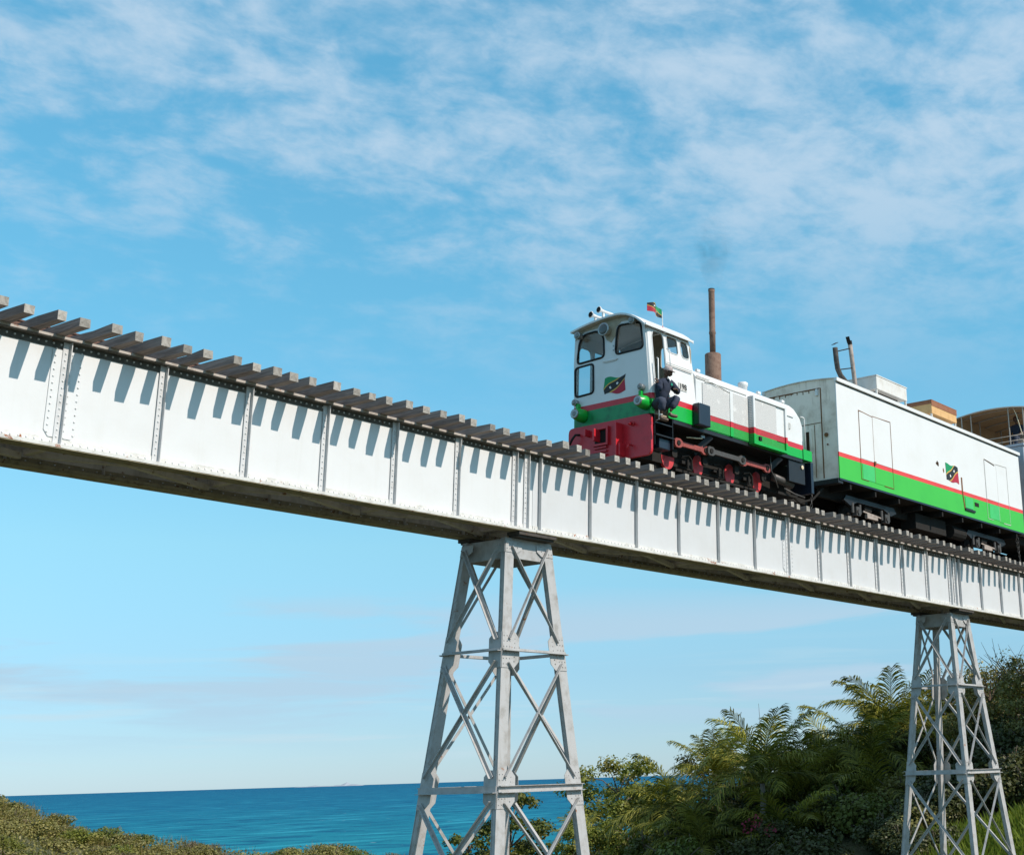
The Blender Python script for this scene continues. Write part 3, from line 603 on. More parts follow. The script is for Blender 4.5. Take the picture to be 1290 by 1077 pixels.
# ------------------------------------------------------------------ locomotive
def build_loco():
    XF = 23.36
    rt = root('diesel_locomotive', (26.7, YC, ZR), 'small white, green and red diesel locomotive with a tall rusty exhaust, front of the train', 'locomotive')
    B = lambda mb, n, m, **k: mb.build(n, m, rt, **k)
    ysd = lambda z: 18.05 + max(0, z - 8.06) * .085          # near cab side leans in
    yfd = lambda z: 20.33 - max(0, z - 8.9) * .06
    roofz = lambda y: 10.02 - .42 * min(1, (18.95 - y) / .86) ** 2 if y < 18.95 else 10.02 - .17 * ((y - 18.95) / 1.34) ** 2
    # front face with three window openings
    arc = [(20.28 - i * (20.28 - 18.25) / 12, roofz(20.28 - i * (20.28 - 18.25) / 12) - .03) for i in range(13)]
    outline = [(18.135, 8.062), (20.30, 8.062), (20.315, 9.1)] + arc + [(18.21, 9.3)]
    wl = roundpoly([(20.21, 9.09), (19.41, 9.12), (19.43, 9.60), (19.62, 9.78), (20.0, 9.76), (20.15, 9.60)], .10)
    wr = roundpoly([(19.08, 9.11), (18.285, 9.12), (18.36, 9.74), (19.0, 9.79), (19.06, 9.45)], .11)
    wb = roundpoly([(20.26, 8.31), (19.72, 8.33), (19.73, 9.02), (20.27, 9.00)], .09)
    FX = lambda a, b, d: (d, a, b)
    B(MB().prism([outline, wl, wr, wb], FX, XF, XF + .03), 'cab_front', 'white')
    for w, nm in ((wl, 'windscreen'), (wr, 'windscreen'), (wb, 'lower_front_window')):
        mb = MB().tube([FX(a, b, XF - .004) for a, b in w] + [FX(*w[0], XF - .004)], .026, 6); f = B(mb, nm, 'rubber', smooth=True)
        MB().prism([w], FX, XF + .012, XF + .016).build('pane', 'glass', f)
    B(MB().box(XF - .003, XF + .03, 18.12, 20.30, 7.932, 8.061), 'front_stripe', 'red')
    B(MB().box(XF - .003, XF + .03, 18.12, 20.29, 7.592, 7.931), 'front_panel', 'greenf')
    visor = [(20.27, 9.66)] + arc[1:-1] + [(18.28, 9.70), (18.42, 9.83), (18.9, 9.87), (19.05, 9.76), (19.08, 9.55), (19.2, 9.42), (19.33, 9.50), (19.42, 9.70), (19.6, 9.84), (20.0, 9.83)]
    B(MB().prism([visor], FX, XF - .012, XF - .002), 'visor_panel', 'cream')
    # near corner post, side walls
    for ys, fr, sgn in ((ysd, 18.135, 1), (yfd, 20.30, -1)):
        secs = []
        for z in (7.592, 8.06, 9.58 if sgn > 0 else 9.80):
            y0 = ys(z); yf = y0 + sgn * .082; secs.append([(XF + .002, yf, z), (XF + .03, y0 + sgn * .025, z), (XF + .085, y0, z), (XF + .09, y0 + sgn * .03, z), (XF + .03, yf, z)])
        B(MB().loft(secs[1:]), 'corner_post', 'white', smooth=False)
        B(MB().loft([[(x, y, 7.592 + (z - 7.592) * .72) for x, y, z in secs[0]], [(x, y, 7.931) for x, y, z in secs[1]]]), 'corner_post', 'green')
        B(MB().loft([[(x, y, 7.932) for x, y, z in secs[1]], [(x, y, 8.0595) for x, y, z in secs[1]]]), 'corner_post', 'red')
        SX = lambda a, b, d: (a, ys(b) + sgn * d, b)
        x0, x1 = XF + .091, 25.0
        side = [(x0, 8.062), (23.505, 8.062), (23.505, 9.42), (23.54, 9.52), (23.62, 9.56), (23.84, 9.56), (23.91, 9.52), (23.945, 9.42), (23.955, 8.062), (x1 + .03, 8.062), (x1, 8.9), (x1 - .07, 9.60 if sgn > 0 else 9.81), (x0, 9.60 if sgn > 0 else 9.81)]
        w1 = roundpoly([(24.07, 9.17), (24.47, 9.17), (24.45, 9.56), (24.04, 9.56)], .07); w2 = roundpoly([(24.60, 9.15), (24.90, 9.15), (24.84, 9.56), (24.55, 9.56)], .10)
        B(MB().prism([side, w1, w2], SX, 0, .03), 'cab_side', 'white')
        for w in (w1, w2):
            f = B(MB().tube([SX(a, b, -.002) for a, b in w] + [SX(*w[0], -.002)], .013, 5), 'side_window', 'white')
            MB().prism([w], SX, .012, .016).build('pane', 'glass', f)
        B(MB().tube([SX(a, b, -.004) for a, b in side[1:9]], .014, 5), 'door_surround', 'white')
    for y0, y1 in ((18.05, 18.08), (20.30, 20.33)):                     # lower bands of cab and hood
        B(MB().box(23.956, 25.24, y0, y1, 7.932, 8.061), 'side_stripe', 'red')
        B(MB().box(23.956, 25.24, y0, y1, 7.592, 7.931), 'side_band', 'green')
        B(MB().box(25.241, 27.14, y0, y1, 7.822, 7.951), 'side_stripe', 'red')
        B(MB().box(25.241, 27.14, y0, y1, 7.592, 7.821), 'side_band', 'greenscuff')
        B(MB().box(27.141, 28.66, y0, y1, 7.592, 7.951), 'side_band', 'green')
        B(MB().box(28.661, 29.64, y0, y1, 7.822, 7.951), 'side_stripe', 'red')
        B(MB().box(28.661, 29.64, y0, y1, 7.592, 7.821), 'side_band', 'green')
    for y0, y1 in ((18.05, 18.08), (20.30, 20.33)):
        B(MB().box(25.241, 27.14, y0, y1, 7.952, 8.061), 'side_panel', 'white'); B(MB().box(28.661, 29.60, y0, y1, 7.952, 8.061), 'side_panel', 'white')
    # interior
    mb = MB().box(XF + .09, 24.95, 18.10, 20.28, 7.60, 7.63); mb.box(XF + .05, XF + .5, 18.9, 19.6, 7.63, 8.75, 0); B(mb, 'cab_floor', 'inside')
    rw = [(18.12, 7.64), (20.27, 7.64), (20.27, 9.0)] + [(20.22 - i * .2, roofz(20.22 - i * .2) - .05) for i in range(11)] + [(18.14, 9.4)]
    h1 = roundpoly([(18.35, 9.12), (19.0, 9.12), (19.0, 9.62), (18.38, 9.55)], .08); h2 = roundpoly([(19.4, 9.12), (20.05, 9.12), (20.02, 9.55), (19.4, 9.62)], .08)
    B(MB().prism([rw, h1, h2], lambda a, b, d: (d, a, b), 24.93, 24.96), 'cab_back_wall', 'inside')
    seat = MB().box(24.3, 24.75, 19.6, 20.1, 8.05, 8.15).box(24.66, 24.75, 19.6, 20.1, 8.151, 8.7); B(seat, 'driver_seat', 'navyblack', bevel=.03)
    # roof
    secs = []
    for x, dz in ((23.19, -.012), (23.30, 0), (25.0, 0), (25.03, -.02)):
        top = [(x, 18.115 + i * (20.285 - 18.115) / 16, roofz(18.115 + i * (20.285 - 18.115) / 16) + dz + .012) for i in range(17)]
        secs.append(top + [(x, p[1], p[2] - .045) for p in reversed(top)])
    B(MB().loft(secs), 'cab_roof', 'white')
    B(MB().box(23.2, 25.0, 18.085, 18.114, 9.59, 9.635), 'gutter', 'white')
    # lamps and front fittings
    def lamp(name, x, y, z, r, body, depth, lens='lens', cone=1.0):
        o = B(MB().lathe((x, y, z), (1, 0, 0), [(0, r * .9), (.012, r), (.03, r), (.05, r * .92), (depth * .6, r * cone), (depth, r * cone * .7)], 18), name, body, smooth=True)
        MB().lathe((x - .001, y, z), (-1, 0, 0), [(0, r * .84), (.012, r * .7), (.02, r * .3)], 18).build('lens', lens, o, smooth=True)
        MB().lathe((x - .004, y, z), (1, 0, 0), [(0, r * .86), (.004, r * 1.03), (.02, r * 1.03), (.022, r * .9)], 18).build('rim', 'chrome', o, smooth=True)
        return o
    lamp('headlamp', 23.17, 19.29, 9.71, .155, 'cream', .2, 'darklens', .8)
    lamp('marker_lamp', 23.22, 18.52, 9.78, .085, 'chrome', .13)
    lamp('marker_lamp', 23.18, 20.08, 9.72, .085, 'chrome', .17)
    lamp('marker_lamp', 23.24, 18.30, 8.20, .075, 'chrome', .14)
    lamp('marker_lamp', 23.24, 20.20, 8.16, .075, 'chrome', .14)
    for y in (18.21, 20.02):
        o = B(MB().lathe((23.05, y, 7.83), (1, 0, 0), [(0, .095), (.02, .105), (.08, .135), (.16, .15), (.26, .155), (.306, .155)], 20), 'large_lamp', 'green', smooth=True)
        MB().lathe((23.049, y, 7.83), (-1, 0, 0), [(0, .085), (.012, .07), (.02, .03)], 18).build('lens', 'lens', o, smooth=True)
        MB().lathe((23.035, y, 7.83), (1, 0, 0), [(0, .085), (.004, .108), (.03, .112), (.034, .09)], 18).build('rim', 'chrome', o, smooth=True)
        B(MB().box(23.27, 23.355, y - .02 + (.10 if y < 19 else .1), y + .05 + .1, 7.98, 8.12), 'lamp_bracket', 'green')
    B(MB().loft([[(23.345, 19.0 + t * .44, 9.0 + s * (.035 if 0 < t < 1 else .006) + .0) for s in (-1, 1)] + [(23.33, 19.0 + t * .44, 9.0)] for t in (0, .2, .8, 1)]), 'wiper_cover', 'white')
    B(MB().cyl((XF, 19.14, 9.33), (XF - .015, 19.14, 9.33), .018).cyl((XF, 19.14, 9.23), (XF - .015, 19.14, 9.23), .018), 'wiper_stub', 'chrome')
    em = MB(); flag_art(em, lambda a, b, d: (XF - .003 - d * .8, 19.41 - a * .60 + .035 * math.sin(b * 3.4) - .015, 8.22 + b * .37 + .034 * math.sin(a * 6.4 + .4)), 18); B(em, 'painted_flag', FM)
    # buffer beam
    bo = roundpoly([(18.02, 6.64), (20.38, 6.64), (20.38, 7.565), (18.02, 7.565)], .13)
    B(MB().prism([bo], FX, 23.27, 23.345), 'buffer_beam', 'beam', bevel=.006)
    B(MB().box(23.346, 23.40, 18.1, 20.3, 6.8, 7.58), 'buffer_beam_back', 'soot')
    mb = MB().box(23.20, 23.269, 19.18, 19.62, 7.03, 7.08).box(23.20, 23.269, 19.18, 19.62, 7.40, 7.45).box(23.20, 23.269, 19.18, 19.23, 7.081, 7.399)
    for k in range(3): mb.box(23.22, 23.262, 19.235, 19.60, 6.80 + k * .085, 6.835 + k * .085)
    B(mb, 'coupler_pocket', 'beam'); B(MB().box(23.262, 23.268, 19.24, 19.6, 7.09, 7.39), 'pocket_recess', 'soot')
    B(MB().box(23.05, 23.268, 19.44, 19.49, 7.12, 7.40), 'coupler_lug', 'red', bevel=.008); B(MB().box(23.1, 23.268, 19.74, 19.78, 7.28, 7.44), 'coupler_lug', 'red', bevel=.008)
    mb = MB().box(23.03, 23.268, 18.80, 18.835, 6.70, 7.44).box(23.08, 23.268, 18.74, 18.799, 6.70, 6.98); B(mb, 'bracket', 'red', bevel=.006)
    B(MB().tube([(23.26, 18.52, 7.40), (23.16, 18.52, 7.40), (23.12, 18.50, 7.36)], .03, 7).cyl((23.268, 18.52, 7.4), (23.24, 18.52, 7.4), .055), 'brake_pipe', 'red', smooth=True)
    B(MB().tube([(23.26, 18.56, 6.92), (23.15, 18.56, 6.92), (23.12, 18.56, 6.82)], .022, 7), 'brake_pipe', 'red', smooth=True)
    B(MB().tube([(23.26, 20.05, 7.38), (23.14, 20.06, 7.36), (23.10, 20.12, 7.26), (23.11, 20.2, 7.15)], .028, 7), 'brake_hose', 'soot', smooth=True)
    # horns
    for y, z, tz in ((19.86, 10.22, .05), (19.62, 10.29, .05)):
        mb = MB().lathe((23.40, y, z + .02), (1, -.12, -.05), [(0, .075), (.012, .083), (.03, .07), (.09, .042), (.2, .03), (.36, .034), (.46, .034), (.47, .01)], 14)
        o = B(mb, 'horn', 'white', smooth=True)
        MB().lathe((23.398, y, z + .02), (1, -.12, -.05), [(0, .068), (.004, .05)], 14).build('horn_mouth', 'soot', o)
        MB().box(23.55, 23.6, y - .02, y + .02, roofz(y), z - .02).build('bracket', 'white', o)
    # hood
    def prof(x, dz, dy=0.0, zb=8.062):
        p = [(18.055, zb), (18.055, 8.70), (18.075, 8.80), (18.16, 8.93), (18.34, 9.03), (18.7, 9.07), (19.68, 9.07), (20.04, 9.03), (20.22, 8.93), (20.305, 8.80), (20.325, 8.70), (20.325, zb)]
        return [(x, y + (dy if y < 19.2 else -dy), zb if z == zb else max(zb + .01, z + dz * min(1, (z - 8.3) / .5))) for y, z in p]
    B(MB().loft([prof(25.01, 0), prof(29.22, 0), prof(29.42, -.05), prof(29.56, -.16), prof(29.63, -.32)]), 'engine_hood', 'white')
    def prof2(x): return [(x, 18.083, 7.60), (x, 18.083, 8.058), (x, 20.297, 8.058), (x, 20.297, 7.60)]
    B(MB().loft([prof2(25.0), prof2(29.60)]), 'hood_base', 'green')
    mb = MB()
    for y in (18.0445,): mb.box(25.02, 27.10, y, y + .01, 8.745, 8.765).box(25.02, 25.0 + .55, y - .012, y + .01, 8.79, 8.805)
    mb.box(23.95, 24.92, 18.075, 18.095, 8.83, 8.842).box(23.95, 24.92, 18.075, 18.095, 8.875, 8.882); B(mb, 'hood_seam', 'plate')
    B(MB().tube([(25.35, 18.03, 8.72), (25.6, 18.02, 8.75), (26.0, 18.03, 8.70), (26.35, 18.035, 8.66)], .012, 5), 'cable', 'plate')
    B(MB().box(28.82, 29.2, 18.03, 18.054, 8.60, 8.63), 'drip_strip', 'white')
    B(MB().tube([(29.0, 18.05, 8.42), (29.0, 18.02, 8.40), (29.0, 18.02, 8.28), (29.0, 18.05, 8.26)], .012, 5), 'door_handle', 'plate')
    for x in (25.42, 28.0, 29.1): B(MB().box(x, x + .13, 18.30, 18.37, 9.03, 9.10), 'hood_latch', 'white', bevel=.01)
    B(MB().tube([(29.6, 18.07, 8.70), (29.74, 18.06, 8.70), (29.76, 18.06, 8.66), (29.76, 18.06, 7.86)], .017, 6), 'handrail', 'white', smooth=True)
    # screens
    for x0, x1 in ((25.25, 26.34), (26.47, 27.12)):
        B(MB().box(x0, x1, 18.036, 18.0535, 7.955, 8.68), 'radiator_screen', 'screen')
        B(MB().box(x0, x1, 18.036, 18.0485, 7.824, 7.949), 'radiator_screen', 'screenred'); B(MB().box(x0, x1, 18.036, 18.0485, 7.61, 7.819), 'radiator_screen', 'screengreen')
    B(MB().box(26.345, 26.465, 18.02, 18.0535, 7.955, 8.70), 'screen_frame', 'white'); B(MB().box(26.345, 26.465, 18.02, 18.0485, 7.60, 7.82), 'screen_frame', 'green')
    B(MB().box(26.345, 26.465, 18.02, 18.0485, 7.823, 7.95), 'screen_frame', 'red')
    bx = [('white', 7.952, 8.74, 'screen'), ('red', 7.80, 7.951, 'screenred'), ('green', 7.545, 7.799, 'screengreen')]
    for colr, z0, z1, scr in bx:
        mb = MB(); y0, y1 = 17.89, 18.05
        mb.box(27.15, 27.22, y0, y1, z0, z1); mb.box(28.58, 28.66, y0, y1, z0, z1)
        if colr == 'white': mb.box(27.221, 28.579, y0, y1, 8.68, z1)
        if colr == 'green': mb.box(27.221, 28.579, y0, y1, z0, z0 + .06); mb.box(27.221, 27.5, y0, y1, 7.605, 7.64)
        B(mb, 'radiator_frame', colr)
        B(MB().box(27.221, 28.20 if colr != 'red' else 28.579, y0 + .03, y1, z0 + (.062 if colr == 'green' else 0), min(z1, 8.679)), 'radiator_screen', scr)
        if colr != 'red': B(MB().box(28.201, 28.579, y0 + .045, y1, z0 + (.062 if colr == 'green' else 0), min(z1, 8.679)), 'radiator_panel', colr if colr == 'white' else 'fyellow' if False else 'screengreen')
        B(MB().box(27.142, 27.149, y0 + .04, y1, z0, z1), 'radiator_screen', scr)
    B(MB().box(27.38, 27.48, 17.885, 17.915, 7.66, 7.76), 'square_hole', 'soot')
    B(MB().box(24.86, 25.31, 17.86, 18.045, 7.58, 8.10), 'equipment_box', 'navyblack', bevel=.025)
    # number plate
    pl = B(MB().prism([roundpoly(rect(24.37, 24.68, 8.325, 8.505), .02)], lambda a, b, d: (a, ysd(b) - .001 - d, b), 0, .012), 'number_plate', 'plate')
    cu = bpy.data.curves.new('plate_digits', 'FONT'); cu.body = '198'; cu.size = .19; cu.align_x = 'CENTER'; cu.align_y = 'CENTER'; cu.extrude = .003; cu.materials.append(M['rubber'])
    t0 = bpy.data.objects.new('plate_digits', cu); C.objects.link(t0); bpy.context.view_layer.update(); me = bpy.data.meshes.new_from_object(t0); bpy.data.objects.remove(t0); t = put('plate_digits', me, pl); t.location = V((24.525, 18.06, 8.415)) - worldloc(pl); t.rotation_euler = (R(90 - 5), 0, 0)
    # exhaust
    e = B(MB().lathe((27.28, YC, 9.05), (0, 0, 1), [(0, .20), (.1, .205), (.98, .205), (1.0, .19), (1.02, .09)], 20), 'exhaust_silencer', 'rusty', smooth=True)
    e2 = B(MB().lathe((27.28, YC, 10.07), (0, 0, 1), [(0, .075), (.5, .078), (.52, .088), (.56, .088), (.58, .078), (1.62, .08), (1.68, .088)], 16), 'exhaust_pipe', 'rusty', smooth=True)
    MB().lathe((27.28, YC, 11.752), (0, 0, 1), [(0, .084), (.03, .084), (.031, .06)], 16).build('sooty_rim', 'sootpipe', e2)
    B(MB().lathe((27.95, 18.72, 9.06), (0, 0, 1), [(0, .11), (.2, .11), (.22, .13), (.30, .13), (.32, .1)], 14), 'filler_cap', 'white', smooth=True)
    # frames, steps, rear end
    B(MB().box(23.46, 30.1, 18.62, 19.68, 6.72, 7.5), 'main_frame', 'soot')
    B(MB().box(24.14, 29.6, 18.06, 20.32, 7.50, 7.588), 'footplate', 'black')
    mb = MB(); mb.box(23.47, 24.12, 18.06, 18.42, 7.395, 7.42); mb.box(23.47, 24.12, 18.03, 18.42, 7.12, 7.145); mb.box(23.47, 24.12, 18.40, 18.43, 6.86, 7.58); mb.box(24.105, 24.125, 18.06, 18.42, 6.9, 7.58); mb.box(23.455, 23.47, 18.06, 18.42, 6.9, 7.58)
    B(mb, 'cab_steps', 'black'); B(MB().box(23.7, 24.1, 18.12, 18.399, 6.87, 7.11), 'sand_box', 'navyblack', bevel=.02)
    for x in (25.7, 28.7): B(MB().bar((x, 18.14, 7.49), (x - .28, 18.45, 7.1), .14, .03, (1, 0, .7)), 'frame_stay', 'black')
    mb = MB().box(29.60, 30.06, 18.05, 20.33, 7.59, 7.76).box(29.60, 30.06, 18.05, 18.075, 7.761, 7.86); B(mb, 'rear_platform', 'green')
    B(MB().box(29.0, 29.75, 18.10, 18.16, 6.95, 7.49), 'rear_side_plate', 'black'); B(MB().box(29.0, 29.75, 20.22, 20.28, 6.95, 7.49), 'rear_side_plate', 'black')
    B(MB().box(29.98, 30.10, 18.05, 20.33, 6.76, 7.57), 'rear_beam', 'navyblack', bevel=.01)
    B(MB().lathe((29.62, 18.095, 7.38), (0, -1, 0), [(0, .05), (.02, .055), (.03, .03)], 12), 'rear_lamp', 'strap')
    B(MB().lathe((28.55, 18.3, 7.0), (1, 0, -.09), [(0, .05), (.03, .1), (.86, .1), (.9, .06)], 14), 'air_cylinder', 'rod', smooth=True)
    B(MB().tube([(28.3, 18.2, 7.5), (28.33, 18.2, 7.1), (28.5, 18.22, 6.98), (28.62, 18.2, 6.72)], .018, 6).tube([(28.9, 18.2, 6.75), (29.3, 18.15, 6.66), (29.7, 18.1, 6.62)], .02, 6), 'brake_rigging', 'rod', smooth=True)
    B(MB().box(28.7, 29.6, 18.25, 18.3, 6.60, 6.66).box(24.9, 28.2, 18.58, 18.615, 6.62, 6.68), 'brake_beam', 'soot')
    # wheels and rods
    WX = (24.62, 25.80, 27.10, 28.28)
    for x in WX:
        for y, s in ((YC - .40, -1), (YC + .40, 1)):
            w = B(MB().lathe((x, y - s * .05, ZR + .372), (0, s, 0), [(-.02, .40), (.01, .40), (.012, .375), (.10, .37), (.105, .33), (.07, .32), (.07, .12), (.11, .11), (.12, .05)], 28), 'driving_wheel', 'soot', smooth=False)
            cz = ZR + .372
            if s < 0:
                dx = .0 if x > 25 else .02
                cw = [(x + dx + .22 * math.cos(R(a)) * (1.1 if x < 25 else .95), ZR + .53 + .30 * math.sin(R(a))) for a in range(180, 361, 15)] + ([] if x < 25 else [(x + .20 * math.cos(R(a)), ZR + .53 + .22 * math.sin(R(a))) for a in range(20, 161, 20)])
                MB().prism([cw], lambda a, b, d: (a, d, b), y - .145, y - .08).build('counterweight', 'wheelred', w)
                cr = MB().prism([roundpoly([(x - .10, cz + .1), (x + .10, cz + .1), (x + .08, cz + .50), (x - .08, cz + .50)], .08)], lambda a, b, d: (a, d, b), y - .36, y - .30)
                cr.cyl((x, y - .36, cz + .42), (x, y - .46, cz + .42), .05); cr.build('crank', 'soot', w)
    def rodbar(xa, xb, m, y):
        z = ZR + .372 + .42
        mb = MB()
        pts = [(xa - .13, z - .06), (xa - .07, z - .105), (xa + .07, z - .105), (xa + .16, z - .055), (xb - .16, z - .055), (xb - .07, z - .105), (xb + .07, z - .105), (xb + .13, z - .06), (xb + .13, z + .06), (xb + .07, z + .105), (xb - .07, z + .105), (xb - .16, z + .055), (xa + .16, z + .055), (xa + .07, z + .105), (xa - .07, z + .105), (xa - .13, z + .06)]
        mb.prism([pts], lambda a, b, d: (a, d, b), y - .03, y + .03); o = B(mb, 'coupling_rod', m)
        MB().cyl((xa, y - .031, z), (xa, y - .05, z), .06, .06, 10).cyl((xb, y - .031, z), (xb, y - .05, z), .06, .06, 10).build('rod_pin', 'soot', o)
    rodbar(24.62, 25.66, 'rodred', 18.31); rodbar(25.80, 27.10, 'rod', 18.24); rodbar(27.24, 28.28, 'rodred', 18.31)
    for x in (25.2, 26.45, 27.7):
        mb = MB().box(x - .16, x + .16, 18.5, 18.56, 6.80, 6.87).tube([(x - .2, 18.48, 6.95), (x, 18.44, 7.0), (x + .18, 18.48, 6.92), (x + .2, 18.48, 6.7)], .025, 6).cyl((x, 18.46, 6.7), (x, 18.46, 6.9), .03); B(mb, 'spring_gear', 'soot')
    B(MB().tube([(24.95, 18.3, 7.36), (25.2, 18.25, 7.38), (25.42, 18.2, 7.40), (25.45, 18.2, 7.5)], .016, 6), 'sand_pipe', 'strap', smooth=True)
    B(MB().box(25.38, 25.5, 18.18, 18.22, 7.42, 7.49).cyl((25.36, 18.2, 7.44), (25.52, 18.2, 7.47), .022), 'valve', 'chrome')
    B(MB().tube([(23.47, 17.99, 8.86), (23.475, 17.965, 8.84), (23.475, 17.95, 7.45), (23.475, 18.04, 7.43)], .014, 6), 'handrail', 'white', smooth=True)
    B(MB().tube([(23.97, 18.10, 9.2), (23.975, 18.02, 9.17), (23.975, 18.0, 8.75), (23.975, 18.06, 8.72)], .013, 6), 'handrail', 'white', smooth=True)
    # small flag on a staff: a thing of its own
    fr = root('flag', (24.03, 18.25, 9.67), 'small green, black and red flag fluttering on a thin staff above the cab door', 'flag')
    MB().cyl((24.03, 18.25, 9.64), (24.02, 18.25, 10.13), .012, .01, 6).build('staff', 'shirt', fr); MB().cyl((24.03, 18.25, 9.62), (24.03, 18.25, 9.79), .014, .014, 6).build('staff_grip', 'red', fr)
    mb = MB(); flag_art(mb, lambda a, b, d: (24.02 - (1 - a) * .02 - a * .0 - (a) * .44 + .0, 18.25 + .05 * math.sin(a * 7) + d + .06 * a, 9.98 + b * .20 + a * .07 - .05 * math.sin(a * 3.1 + .2) * (1.0 - b * .9) + (.06 * math.sin(a * 3.14))), 16, True); mb.build('cloth', FM, fr)
build_loco()

# ------------------------------------------------------------------ boxcar
def build_wagon():
    X0, X1, Y0, Y1, Z0, Z1 = 31.46, 43.70, 18.05, 20.36, 7.40, 10.06
    rt = root('box_wagon', ((X0 + X1) / 2, YC, ZR), 'long white box wagon with a green lower band, coupled behind the locomotive', 'railway wagon')
    B = lambda mb, n, m, **k: mb.build(n, m, rt, **k)
    stz = lambda x: 8.05 + (x - X0) * .006
    for y0, y1 in ((Y0, Y0 + .03), (Y1 - .03, Y1)):
        S = lambda f0, f1: MB().loft([[(x, y0, f0(x)), (x, y1, f0(x)), (x, y1, f1(x)), (x, y0, f1(x))] for x in (X0, X1)])
        B(S(lambda x: Z0, lambda x: stz(x) - .062), 'side_band', 'cargreen'); B(S(lambda x: stz(x) - .061, lambda x: stz(x) + .06), 'side_stripe', 'carred'); B(S(lambda x: stz(x) + .061, lambda x: Z1), 'side_wall', 'carwhite')
        B(MB().box(X0 - .03, X1 + .03, min(y0, y1 - .06) - (.03 if y0 < 19 else -.03), max(y1, y0 + .06) + (-.03 if y0 < 19 else .03), Z1 + .001, Z1 + .10), 'roof_rail', 'carwhite')
        B(MB().box(X0, X1, y0 + .005, y1 - .005, Z0 - .05, Z0 - .001), 'sole_bar', 'navyblack')
    B(MB().box(X0 + .05, X1 - .05, Y0 - .012, Y0 - .001, Z1 - .035, Z1 - .015), 'roof_seam', 'hole')
    rz = lambda y: Z1 + .09 + .085 * (1 - ((y - 19.205) / 1.17) ** 2)
    for xe, d in ((X0, 1), (X1, -1)):
        out = [(Y0 + .031, Z0), (Y1 - .031, Z0)] + [(Y1 - .031 - i * (Y1 - Y0 - .062) / 12, rz(Y1 - .031 - i * (Y1 - Y0 - .062) / 12) - .02) for i in range(13)]
        B(MB().prism([out], lambda a, b, q: (q, a, b), xe, xe + d * .03), 'end_wall', 'carend')
    secs = []
    for x in (X0 - .04, X1 + .04):
        t = [(x, Y0 + .0 + i * (Y1 - Y0) / 14, rz(Y0 + i * (Y1 - Y0) / 14)) for i in range(15)]; secs.append(t + [(x, p[1], p[2] - .018) for p in reversed(t)])
    B(MB().loft(secs), 'roof', 'carwhite')
    # rusty seams, door and fittings on the end that faces the engine
    x = X0 - .012
    mb = MB(); mb.box(x, x + .011, 18.52, 18.55, 7.45, 9.95)
    for i in range(14): mb.box(x, x + .011, 18.56 + i * .12, 18.58 + i * .12 + .1, 9.93 + random.uniform(-.012, .012), 9.96)
    for i in range(9): mb.box(x, x + .011, 18.7 + i * .19, 18.72 + i * .19, 9.96 - random.uniform(.06, .12), 9.945)
    mb.box(x, x + .011, 18.56, 19.6, 8.98, 8.995); mb.box(x, x + .011, 18.76, 18.775, 7.5, 8.95); B(mb, 'end_seam', 'rustline')
    B(MB().box(x - .02, x + .011, 18.85, 19.5, 8.2, 8.85), 'end_door_panel', 'carend'); B(MB().box(x - .024, x - .021, 18.93, 19.03, 8.25, 8.78), 'end_vent', 'hole')
    B(MB().lathe((x, 18.40, 8.62), (-1, 0, 0), [(0, .06), (.02, .06), (.022, .035)], 12).lathe((x, 18.37, 8.35), (-1, 0, 0), [(0, .025), (.02, .025), (.022, .01)], 10), 'end_socket', 'rustline')
    B(MB().box(x - .05, x + .011, 18.60, 18.68, 9.74, 9.93), 'lifting_eye', 'carwhite', bevel=.015)
    B(MB().box(X0 - .05, X0 + .2, 18.08, 20.33, 7.27, 7.395), 'headstock', 'black')
    # side doors
    y = Y0 - .011
    def outline(x0, x1, xm, z0, z1):
        mb = MB(); t = .013
        mb.box(x0, x0 + t, y, y + .01, z0, z1); mb.box(x1 - t, x1, y, y + .01, z0, z1); mb.box(xm, xm + t, y, y + .01, z0 + .02, z1 - .02)
        mb.bar((x0, y + .005, z1 - .004), (xm, y + .005, z1 - .05), .022, .01); mb.bar((xm, y + .005, z1 - .03), (x1, y + .005, z1), .018, .01)
        mb.box(x0, x0 + .4, y, y + .01, z0, z0 + .014); mb.box(x1 - .55, x1, y, y + .01, z0 - .01, z0 + .012)
        return mb
    d1 = B(MB().box(32.66, 33.40, Y0 - .008, Y0 - .001, 8.13, 9.45), 'door_leaf', 'carwhite'); B(MB().box(33.42, 34.44, Y0 - .008, Y0 - .001, 8.13, 9.45), 'door_leaf', 'carwhite')
    B(MB().box(32.72, 33.40, Y0 - .008, Y0 - .001, 7.56, 7.99), 'door_lower_panel', 'cargreen2'); B(MB().box(33.42, 34.46, Y0 - .008, Y0 - .001, 7.55, 7.99), 'door_lower_panel', 'cargreen')
    B(outline(32.63, 34.48, 33.40, 7.54, 9.48), 'door_seam', 'rustline'); B(MB().box(33.38, 33.46, y - .03, y + .003, 8.06, 8.15), 'door_latch', 'rustline')
    B(MB().box(40.84, 41.72, Y0 - .008, Y0 - .001, 8.17, 9.44), 'door_leaf', 'carwhite'); B(MB().box(40.98, 41.72, Y0 - .008, Y0 - .001, 7.56, 8.03), 'door_lower_panel', 'cargreen2')
    B(MB().box(41.74, 42.56, Y0 - .008, Y0 - .001, 7.53, 8.03), 'door_lower_panel', 'cargreen'); B(outline(40.8, 42.58, 41.72, 7.52, 9.47), 'door_seam', 'plate')
    B(MB().bar((40.85, y + .002, 9.46), (41.6, y + .002, 9.37), .03, .012), 'door_header', 'hole')
    em = MB(); flag_art(em, lambda a, b, d: (37.93 + a * .86 + .03 * (1 - b), Y0 - .003 - d, 8.34 + b * .52 + .022 * math.sin(a * 9.0 + .8) * (1 if b > .5 else 1)), 18); B(em, 'painted_flag', FM)
